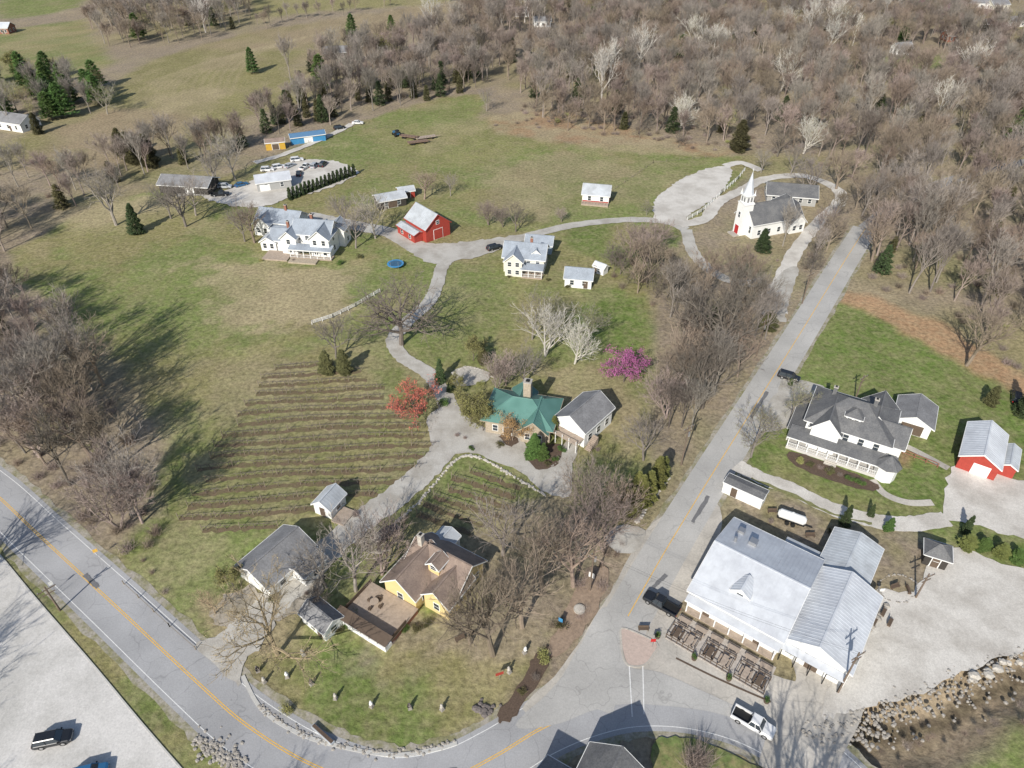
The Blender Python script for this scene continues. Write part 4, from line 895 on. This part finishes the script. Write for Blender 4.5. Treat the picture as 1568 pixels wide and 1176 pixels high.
# ------------------------------------------------------------------ vineyards
def vineyard(name,px,dr,sp,seed):
    poly=[g(*p) for p in px]; r=random.Random(seed)
    d=np.array(dr,float); d/=np.linalg.norm(d); nn=np.array((-d[1],d[0]))
    e=empty(name); st=MB(); wr=MB(); vn=MB(); so=MB()
    c0=np.mean(poly,0)
    for k in range(-14,15):
        o=c0+nn*k*sp; T=np.arange(-60,60,.8); Pp=o[None]+d[None]*T[:,None]+nn[None]*(2.2*np.cos(T/30)+.25*np.sin(T/5+k))[:,None]
        s=sdist(Pp[:,0],Pp[:,1],poly)>0
        idx=np.where(s)[0]
        if len(idx)<8: continue
        i0,i1=idx[0]+r.randint(0,3),idx[-1]-r.randint(0,3); P=Pp[i0:i1+1]
        vs=[];fs=[]
        for i,p in enumerate(P):
            a=.52+r.uniform(-.3,.35); b_=.52+r.uniform(-.3,.35); vs+=[(*(p+nn*a),.012),(*(p-nn*b_),.012)]
            if i: fs.append((2*i-2,2*i-1,2*i+1,2*i))
        so.add(vs,fs)
        for i in range(0,len(P),8):
            x,y=P[i]; st.box(x-.05,y-.05,-.1,x+.05,y+.05,1.6+r.uniform(-.1,.1))
        for i in range(0,len(P)-8,8):
            a=P[i];c=P[i+8]; w=.01; z=1.0
            wr.hexa([(a[0],a[1]-w,z),(c[0],c[1]-w,z),(c[0],c[1]+w,z),(a[0],a[1]+w,z)],[(a[0],a[1]-w,z+.02),(c[0],c[1]-w,z+.02),(c[0],c[1]+w,z+.02),(a[0],a[1]+w,z+.02)])
        for i in range(1,len(P),2):
            x,y=P[i]
            if r.random()<.1: continue
            vn.cyl((x,y,0),(x+r.uniform(-.15,.15),y+r.uniform(-.15,.15),1.0),.06,.05,4,False)
            for sgn in(-1,1):
                e_=(x+d[0]*sgn*.85,y+d[1]*sgn*.85,1.0+r.uniform(-.1,.1)); vn.cyl((x,y,.98),e_,.05,.03,3,False)
                for q in range(7):
                    t=r.uniform(.1,1); bx,by=x+d[0]*sgn*.8*t,y+d[1]*sgn*.8*t
                    vn.add([(bx-.03,by,1),(bx+.03,by,1.0),(bx+r.uniform(-.4,.4),by+r.uniform(-.4,.4),r.uniform(.9,1.6))],[(0,1,2)])
                    vn.add([(bx,by-.03,1),(bx,by+.03,1.0),(bx+r.uniform(-.4,.4),by+r.uniform(-.5,.5),r.uniform(.3,1.3))],[(0,1,2)])
    so.obj('soil_strips',soil,e); st.obj('posts',postw,e); wr.obj('wires',postw,e); vn.obj('vines',bk_dark,e)
vineyard('vineyard',[(405,560),(470,552),(545,560),(600,600),(655,650),(668,680),(640,720),(590,760),(545,775),(470,790),(420,810),(300,815),(270,800),(300,720),(360,620)],(40,3.2),3.1,1)
vineyard('vineyard',[(640,775),(700,715),(730,707),(815,755),(790,790),(720,825),(650,815),(625,800)],(30,-13),2.6,2)

# ------------------------------------------------------------------ walls, rocks, fences
def rocks(name,px,n,size,mat,spread=.5,seed=3,zf=0):
    r=random.Random(seed); S=catmull([g(*p) for p in px],10); mb=MB()
    for i in range(n):
        k=i/n*(len(S)-1); a=S[int(k)]; b_=S[min(int(k)+1,len(S)-1)]; c=a+(b_-a)*(k-int(k)); s=size*r.uniform(.45,1.4)
        cx=c[0]+r.gauss(0,spread); cy=c[1]+r.gauss(0,spread); a0=r.uniform(0,1.5)
        ring=lambda z,f:[(cx+s*f*r.uniform(.7,1.15)*math.cos(a0+j*1.047),cy+s*f*r.uniform(.7,1.15)*math.sin(a0+j*1.047),z) for j in range(6)]
        vs=ring(-.1,.95)+ring(s*.4,1.0)+ring(s*.75,.55)
        fs=[(j,(j+1)%6,6+(j+1)%6,6+j) for j in range(6)]+[(6+j,6+(j+1)%6,12+(j+1)%6,12+j) for j in range(6)]+[tuple(range(12,18))]
        mb.add([(x,y,z+zf) for x,y,z in vs],fs)
    return mb.obj(name,mat)
rocks('stone_border',[(608,800),(650,760),(690,712),(715,698),(745,706),(790,732),(835,758)],200,.27,stone,.13)
rocks('stone_border',[(658,660),(672,630),(665,600)],40,.22,rockg,.12)
rocks('stone_wall',[(400,1083),(455,1120),(520,1142),(600,1154),(690,1138)],230,.2,rockg,.28)
rocks('rock_riprap',[(312,1138),(335,1152),(372,1176)],150,.28,rockg,.9)
rocks('rock_riprap',[(1245,1125),(1300,1108),(1350,1090),(1420,1068),(1490,1032),(1560,1005),(1640,985)],300,.22,rockg,.95)
rocks('rock_riprap',[(1255,1118),(1300,1118),(1350,1112)],150,.25,rockg,1.5,5,-.5)
rocks('rock_riprap',[(1380,1100),(1450,1085),(1510,1050),(1560,1030)],90,.22,rockg,1.8,8,-1.0)
rocks('stone_wall',[(975,800),(1000,765),(1025,730)],70,.32,stone,.1)
rocks('boulder_row',[(1325,968),(1345,945),(1360,925)],9,.5,rockg,.05)
rocks('boulder_row',[(1490,1040),(1530,1025),(1568,1010)],8,.6,stone,.4)
rocks('stone_wall',[(693,572),(715,562),(745,570),(758,580)],60,.28,stone,.1)
rocks('stone_border',[(845,715),(862,700),(866,680)],40,.2,rockg,.05)
darkrock=M('dark_rock',(.16,.14,.13),.9,.2,3)
rocks('rock_pile',[(735,1088),(752,1085)],26,.4,darkrock,.5)
def fence(name,px,hgt,mat,step=2.4,rails=3,pw=.12):
    S=[g(*p) for p in px]; mb=MB()
    for a,b_ in zip(S[:-1],S[1:]):
        a=np.array(a);b_=np.array(b_); L_=np.linalg.norm(b_-a); n=max(1,int(L_/step)); d=(b_-a)/L_; nn=np.array((-d[1],d[0]))
        for i in range(n+1):
            p=a+(b_-a)*i/n; mb.box(p[0]-pw/2,p[1]-pw/2,-.1,p[0]+pw/2,p[1]+pw/2,hgt)
        for k in range(rails):
            z=hgt*(.3+.62*k/max(rails-1,1)); w=nn*.03; u=nn*pw*.6
            q=[(*(a-w+u),z),(*(b_-w+u),z),(*(b_+w+u),z),(*(a+w+u),z)]; mb.hexa(q,[(x,y,zz+(.14 if pw>.11 else .04)) for x,y,zz in q])
    return mb.obj(name,mat)
fence('white_rail_fence',[(1052,338),(1075,325),(1105,297),(1130,275),(1140,262)],1.3,white)
fence('white_rail_fence',[(478,497),(510,487),(545,470),(582,448)],1.1,white,2,3)
fence('wire_fence',[(430,232),(540,200),(610,195)],1.2,postw,4,1,.1)
fence('wire_fence',[(920,305),(1000,250),(1100,240)],1.2,postw,5,1,.1)
fence('wire_fence',[(190,895),(260,960),(300,995)],1.0,postw,4,1,.1)
fence('wooden_rail',[(1345,668),(1365,688),(1435,716)],1.0,brickM,2,2)
def sculpture(u,v,k):
    x,y=g(u,v); e=empty('garden_sculpture',(x,y,0),rt.uniform(0,6.28),.72)
    mb=MB(); mb.box(-.4,-.4,0,.4,.4,.25); mb.box(-.3,-.3,.25,.3,.3,.7); mb.obj('pedestal',rockg,e)
    mb=MB(); prof=[(.7,.22),(.9,.34),(1.15,.38),(1.35,.16),(1.45,.2),(1.62,.25),(1.8,.2),(1.88,.05)]
    for (z0,r0),(z1,r1) in zip(prof[:-1],prof[1:]): mb.cyl((0,0,z0),(.04*k,0,z1),r0,r1,9,False)
    mb.obj('figure',[stone,white,darkrock][k%3],e)
for i,(u,v) in enumerate([(405,1045),(440,1037),(477,1048),(514,1070),(569,1082),(628,1085),(677,1087),(465,1003),(395,1028),(780,1030),(803,1000)]): sculpture(u,v,i)
# ------------------------------------------------------------------ vehicles
def vehicle(name,xy,ang,paint,kind='car',z=.05):
    e=empty(name,(xy[0],xy[1],z),math.radians(ang)); L_=5.7 if kind=='pickup' else 4.7; W_=1.98 if kind=='pickup' else 1.84; hb=1.05 if kind=='pickup' else .88
    def loft(secs,nm,mat,bev=.05):
        mb=MB(); n=len(secs[0]); vs=[p for s in secs for p in s]; fs=[]
        for i in range(len(secs)-1):
            for j in range(n): fs.append((i*n+j,i*n+(j+1)%n,(i+1)*n+(j+1)%n,(i+1)*n+j))
        fs.append(tuple(range(n-1,-1,-1))); fs.append(tuple((len(secs)-1)*n+k for k in range(n))); mb.add(vs,fs); o=mb.obj(nm,mat,e)
        m_=o.modifiers.new('b','BEVEL'); m_.width=bev; m_.segments=2
        return o
    def sec(x,w,z0,z1,r=.12): h=w/2; return [(x,-h,z0),(x,h,z0),(x,h+.03,z0+.35),(x,h,z1-r),(x,h-r,z1),(x,-h+r,z1),(x,-h,z1-r),(x,-h-.03,z0+.35)]
    f=L_/2
    if kind=='pickup':
        loft([sec(f,W_*.86,.42,hb-.16),sec(f-.25,W_*.97,.38,hb-.04),sec(f-1.35,W_,.36,hb+.04),sec(-.45,W_,.36,hb)], 'front_body',paint)
        mb=MB()
        mb.box(-f,-W_/2,.45,-.45,W_/2,.6); mb.box(-f,-W_/2,.6,-.45,-W_/2+.16,hb); mb.box(-f,W_/2-.16,.6,-.45,W_/2,hb); mb.box(-f,-W_/2+.16,.6,-f+.1,W_/2-.16,hb-.02); o=mb.obj('bed',paint,e)
        mb=MB(); mb.box(-f+.11,-W_/2+.17,.61,-.47,W_/2-.17,.66); mb.obj('bed_liner',blackM,e)
        cx0,cx1,tx0,tx1=-.5,1.45,-.3,.85; ht=1.82
    elif kind=='suv':
        loft([sec(f,W_*.85,.36,.8),sec(f-.3,W_*.97,.3,.92),sec(f-1.2,W_,.3,1.0),sec(-f+.3,W_,.3,1.0),sec(-f,W_*.92,.36,.95)],'body',paint)
        cx0,cx1,tx0,tx1=-f+.12,1.25,-f+.45,.6; ht=1.68; hb=1.0
    else:
        loft([sec(f,W_*.82,.34,.68),sec(f-.35,W_*.96,.28,.78),sec(f-1.2,W_,.28,.88),sec(-f+.8,W_,.28,.92),sec(-f,W_*.88,.34,.85)],'body',paint)
        cx0,cx1,tx0,tx1=-f+.55,1.15,-f+1.25,.35; ht=1.42; hb=.86
    wb=W_/2-.06; wt=W_/2-.26
    mb=MB(); mb.hexa([(cx0,-wb,hb-.08),(cx1,-wb,hb-.08),(cx1,wb,hb-.08),(cx0,wb,hb-.08)],[(tx0,-wt,ht-.05),(tx1,-wt,ht-.05),(tx1,wt,ht-.05),(tx0,wt,ht-.05)]); mb.obj('cabin_glass',glass,e)
    mb=MB(); mb.hexa([(tx0-.04,-wt-.03,ht-.06),(tx1+.04,-wt-.03,ht-.06),(tx1+.04,wt+.03,ht-.06),(tx0-.04,wt+.03,ht-.06)],[(tx0+.04,-wt+.06,ht+.02),(tx1-.04,-wt+.06,ht+.02),(tx1-.04,wt-.06,ht+.02),(tx0+.04,wt-.06,ht+.02)])
    for sy in(-1,1):
        for (a,b_) in((cx1,tx1),(cx0,tx0),((cx0+cx1)/2,(tx0+tx1)/2)): mb.cyl((a,sy*(wb+.005),hb-.05),(b_,sy*(wt+.01),ht-.03),.05,.045,5)
    mb.obj('roof_and_pillars',paint,e)
    mb=MB(); wr_=.4 if kind!='car' else .33
    for sx in(f-1.0,-f+1.1):
        for sy in(-1,1): mb.cyl((sx,sy*(W_/2-.2),wr_),(sx,sy*(W_/2+.04),wr_),wr_,wr_,16)
    mb.obj('wheels',tyre,e); mb=MB()
    for sx in(f-1.0,-f+1.1):
        for sy in(-1,1): mb.cyl((sx,sy*(W_/2+.041),wr_),(sx,sy*(W_/2+.06),wr_),wr_*.6,wr_*.5,10)
    mb.obj('hubs',chrome,e)
    mb=MB()
    for sy in(-1,1): mb.box(f-.12,min(sy*.5,sy*.8),.62,f+.01,max(sy*.5,sy*.8),.78)
    mb.box(f-.05,-.42,.5,f+.02,.42,.72); mb.obj('headlights',chrome,e)
    mb=MB()
    for sy in(-1,1): mb.box(-f-.02,min(sy*.62,sy*.84),.62,-f+.1,max(sy*.62,sy*.84),.85)
    mb.obj('tail_lights',redlt,e)
    mb=MB()
    for sy in(-1,1): mb.box(cx1-.35,min(sy*(wb+.04),sy*(wb+.24)),hb,cx1-.2,max(sy*(wb+.04),sy*(wb+.24)),hb+.15)
    mb.obj('mirrors',blackM,e); return e
cw=M('car_paint_white',(.72,.72,.72),.3,.02,1,spec=.6); cb=M('car_paint_black',(.018,.02,.024),.25,.05,1,spec=.7); cs=M('car_paint_silver',(.42,.44,.46),.3,.03,1,spec=.6); cbl=M('car_paint_blue',(.03,.12,.25),.3,.05,1,spec=.6)
def ang2(a,b_): p=g(*a);q=g(*b_); return math.degrees(math.atan2(q[1]-p[1],q[0]-p[0]))
vehicle('pickup_truck',g(1012,928),ang2((1035,932),(993,908)),cb,'pickup')
vehicle('pickup_truck',g(1152,1110),ang2((1125,1090),(1180,1122)),cw,'pickup',.06)
vehicle('parked_car',g(84,1135),ang2((50,1140),(118,1126)),cb,'suv')
vehicle('parked_car',g(138,1188),ang2((110,1194),(166,1180)),cbl,'suv')
for (u,v,a,c,k) in [(427,258,30,cw,'suv'),(444,256,60,cs,'car'),(458,268,100,cb,'car'),(468,258,70,cw,'pickup'),(482,256,80,cs,'suv'),(495,254,80,cb,'suv'),(410,262,10,cw,'suv'),(370,285,40,cbl,'car'),(345,288,0,cs,'suv'),(455,247,20,cw,'suv'),(520,198,30,cb,'suv'),(548,190,0,cw,'car'),(757,382,30,cb,'suv'),(338,300,10,cb,'pickup'),(1207,580,-30,cb,'suv'),(592,820,45,cb,'car'),(1555,612,60,cb,'suv')]:
    vehicle('parked_car',g(u,v),a,c,k)
rusty=M('rusty_steel',(.22,.15,.11),.7,.2,2)
def wagon(u,v,ang,c):
    e=empty('farm_wagon',(*g(u,v),0),math.radians(ang)); mb=MB(); mb.box(-4,-1.2,.8,4,1.2,1.0); mb.box(4,-.1,.7,6,.1,.85)
    for x in np.arange(-3.8,4,1.2): mb.box(x,-1.25,1.0,x+.1,-1.15,1.8)
    mb.obj('flatbed',c,e); mb=MB()
    for sx in(-2.6,-1.7,2.4):
        for sy in(-1,1): mb.cyl((sx,sy*1.0,.4),(sx,sy*1.25,.4),.4,.4,12)
    mb.obj('wheels',tyre,e)
wagon(640,220,20,rusty); wagon(628,212,-20,rusty); wagon(652,213,24,wood)
e=empty('tractor',(*g(607,208),0),2.2)
mb=MB(); mb.box(-.3,-.45,.8,2.2,.45,1.5); mb.box(-1.6,-.7,.9,-.3,.7,1.3); mb.obj('body',cbl,e)
mb=MB(); mb.box(-1.4,-.6,1.31,-.31,.6,2.4); mb.obj('cab',glass,e); mb=MB(); mb.box(-1.6,-.75,2.41,-.2,.75,2.5); mb.obj('cab_roof',blackM,e)
mb=MB()
for sy in(-1,1): mb.cyl((-1,sy*.8,.85),(-1,sy*1.2,.85),.85,.85,16); mb.cyl((1.7,sy*.6,.5),(1.7,sy*.85,.5),.5,.5,14)
mb.obj('wheels',tyre,e)
e=empty('trampoline',(*g(606,408),0)); mb=MB(); mb.cyl((0,0,.85),(0,0,.95),2.3,2.3,20); mb.obj('pad',tarp,e); mb=MB(); mb.cyl((0,0,.955),(0,0,.97),1.7,1.7,20); mb.obj('mat',M('trampoline_mat',(.05,.12,.2),.6,.1,1),e); mb=MB()
for i in range(6): mb.cyl((2.1*math.cos(i*1.047),2.1*math.sin(i*1.047),0),(2.1*math.cos(i*1.047),2.1*math.sin(i*1.047),2.4),.04,.04,6)
mb.obj('poles',chrome,e)
# ------------------------------------------------------------------ poles & wires
def pole(u,v,h=10,rot=0,tr=True):
    x,y=g(u,v); e=empty('utility_pole',(x,y,0),rot); mb=MB(); mb.cyl((0,0,-.2),(0,0,h),.17,.11,8); mb.box(-1.3,-.16,h-.7,1.3,-.04,h-.55); mb.box(-.9,-.16,h-1.6,.9,-.04,h-1.48); mb.obj('mast_and_crossarms',polem,e)
    mb=MB()
    for xx in(-1.15,-.45,.45,1.15): mb.cyl((xx,-.1,h-.55),(xx,-.1,h-.3),.05,.07,6)
    mb.obj('insulators',chrome,e)
    if tr: mb=MB(); mb.cyl((.38,0,h-2.8),(.38,0,h-1.8),.24,.24,10); mb.obj('transformer',chrome,e)
    return (x,y,h)
p1=pole(903,905,10,.6); p2=pole(1283,1060,10,.5); p3=pole(1043,712,10,.6); p4=pole(1158,545,10,.6); p5=pole(1308,615,7,.6,False); p6=pole(885,172,11,0,False); p7=pole(1228,465,9,.6,False)
p8=pole(92,935,6,.8,False); p9=pole(1402,915,6,.4,False)
def wire(a,b_,off=0):
    mb=MB(); n=14; pts=[]
    for i in range(n+1):
        t=i/n; pts.append((a[0]+(b_[0]-a[0])*t+off,a[1]+(b_[1]-a[1])*t,a[2]-.4+(b_[2]-a[2])*t-4*1.2*t*(1-t)))
    for p,q in zip(pts[:-1],pts[1:]): mb.cyl(p,q,.014,.014,3,False)
    mb.obj('overhead_wire',blackM)
wire(p1,p2); wire(p1,p3); wire(p3,p4); wire(p4,p7); wire(p1,p2,.9); wire(p1,p3,.9)
def sign(u,v,ang,c,w=.7,h=.7,z=2.0,name='road_sign'):
    e=empty(name,(*g(u,v),0),math.radians(ang)); mb=MB(); mb.cyl((0,0,0),(0,0,z+h/2),.035,.035,6); mb.obj('post',chrome,e); mb=MB(); mb.box(-w/2,-.05,z-h/2,w/2,-.037,z+h/2); mb.obj('panel',c,e)
sign(998,992,0,redlt,.75,.75,name='stop_sign'); sign(152,855,30,yellow); sign(85,905,40,whitep,.6,.8); sign(765,1040,20,redW,1.2,.7,1.5,'winery_sign'); sign(858,958,-30,tarp,.7,.9,1.5,'info_sign'); sign(1345,915,0,whitep)
sign(905,890,-30,white,1.0,1.2,1.6,'info_sign')
def planter(x,y):
    e=empty('planter',(x,y,.02),rt.uniform(0,1)); mb=MB(); mb.cyl((0,0,0),(0,0,.55),.35,.45,10); mb.obj('tub',woodD,e); o=bpy.data.objects.new('plant',bush(50,.5,.6,160,.1,10).mesh('planter_plant',[fo_grn,bk_brown])); C.collection.objects.link(o); o.parent=e; o.location=(0,0,.5)
for x in(-8.2,-2.3,3,8.5): planter(*mk(x,-16.2))
rocks('fire_pit_ring',[(1345,905),(1358,918),(1385,922),(1403,908),(1400,890),(1375,880),(1350,888),(1345,905)],46,.2,rockg,.06)
def bench(u,v,a):
    e=empty('wooden_bench',(*g(u,v),0),math.radians(a)); mb=MB(); mb.box(-.8,-.25,.4,.8,.25,.46); mb.box(-.8,.2,.461,.8,.26,.9)
    for x in(-.7,.65): mb.box(x,-.22,0,x+.08,.22,.399)
    mb.obj('seat',woodD,e)
for (u,v,a) in[(1370,900,20),(1390,905,80),(1352,940,50),(1362,955,50),(1338,955,50),(985,965,0),(705,980,30),(1182,785,0),(1240,822,0)]: bench(u,v,a)
e=empty('round_stone_table',(*g(887,935),0)); mb=MB(); mb.cyl((0,0,0),(0,0,.5),.9,.9,14); mb.obj('drum',stone,e); mb=MB(); mb.cyl((0,0,.501),(0,0,.55),.7,.7,14); mb.obj('top',concrete,e)
e=empty('long_planter',(*g(495,1126),0),-.65); mb=MB(); mb.box(-2,-.3,0,2,.3,.5); mb.obj('trough',mgrey,e); mb=MB(); mb.box(-1.9,-.22,.501,1.9,.22,.56); mb.obj('soil',mulch,e)

# ------------------------------------------------------------------ light, world, camera
el=math.radians(34); sd=Vector((.40,.916,0)).normalized()
d=Vector((sd.x*math.cos(el),sd.y*math.cos(el),-math.sin(el)))
sun=bpy.data.lights.new('sun','SUN'); sun.energy=5.0; sun.angle=math.radians(.5); sun.color=(1,.95,.865)
so=bpy.data.objects.new('sun',sun); C.collection.objects.link(so); so.rotation_euler=d.to_track_quat('-Z','Y').to_euler(); so.location=(0,0,150)
w=bpy.data.worlds.new('World'); scene.world=w; w.use_nodes=True; nt=w.node_tree
sk=nt.nodes.new('ShaderNodeTexSky'); sk.sky_type='NISHITA'; sk.sun_disc=False; sk.sun_elevation=el; sk.sun_rotation=math.atan2(-sd.x,-sd.y)
nt.links.new(sk.outputs[0],nt.nodes['Background'].inputs['Color']); nt.nodes['Background'].inputs['Strength'].default_value=.12
cam=bpy.data.cameras.new('camera'); cam.sensor_width=36; cam.lens=36*F/1568; cam.clip_end=9000; cam.clip_start=1
co=bpy.data.objects.new('camera',cam); C.collection.objects.link(co); co.location=(0,0,H); co.rotation_euler=(math.pi/2-TH,0,0); scene.camera=co
scene.view_settings.view_transform='Standard'; scene.view_settings.look='None'; scene.view_settings.exposure=0
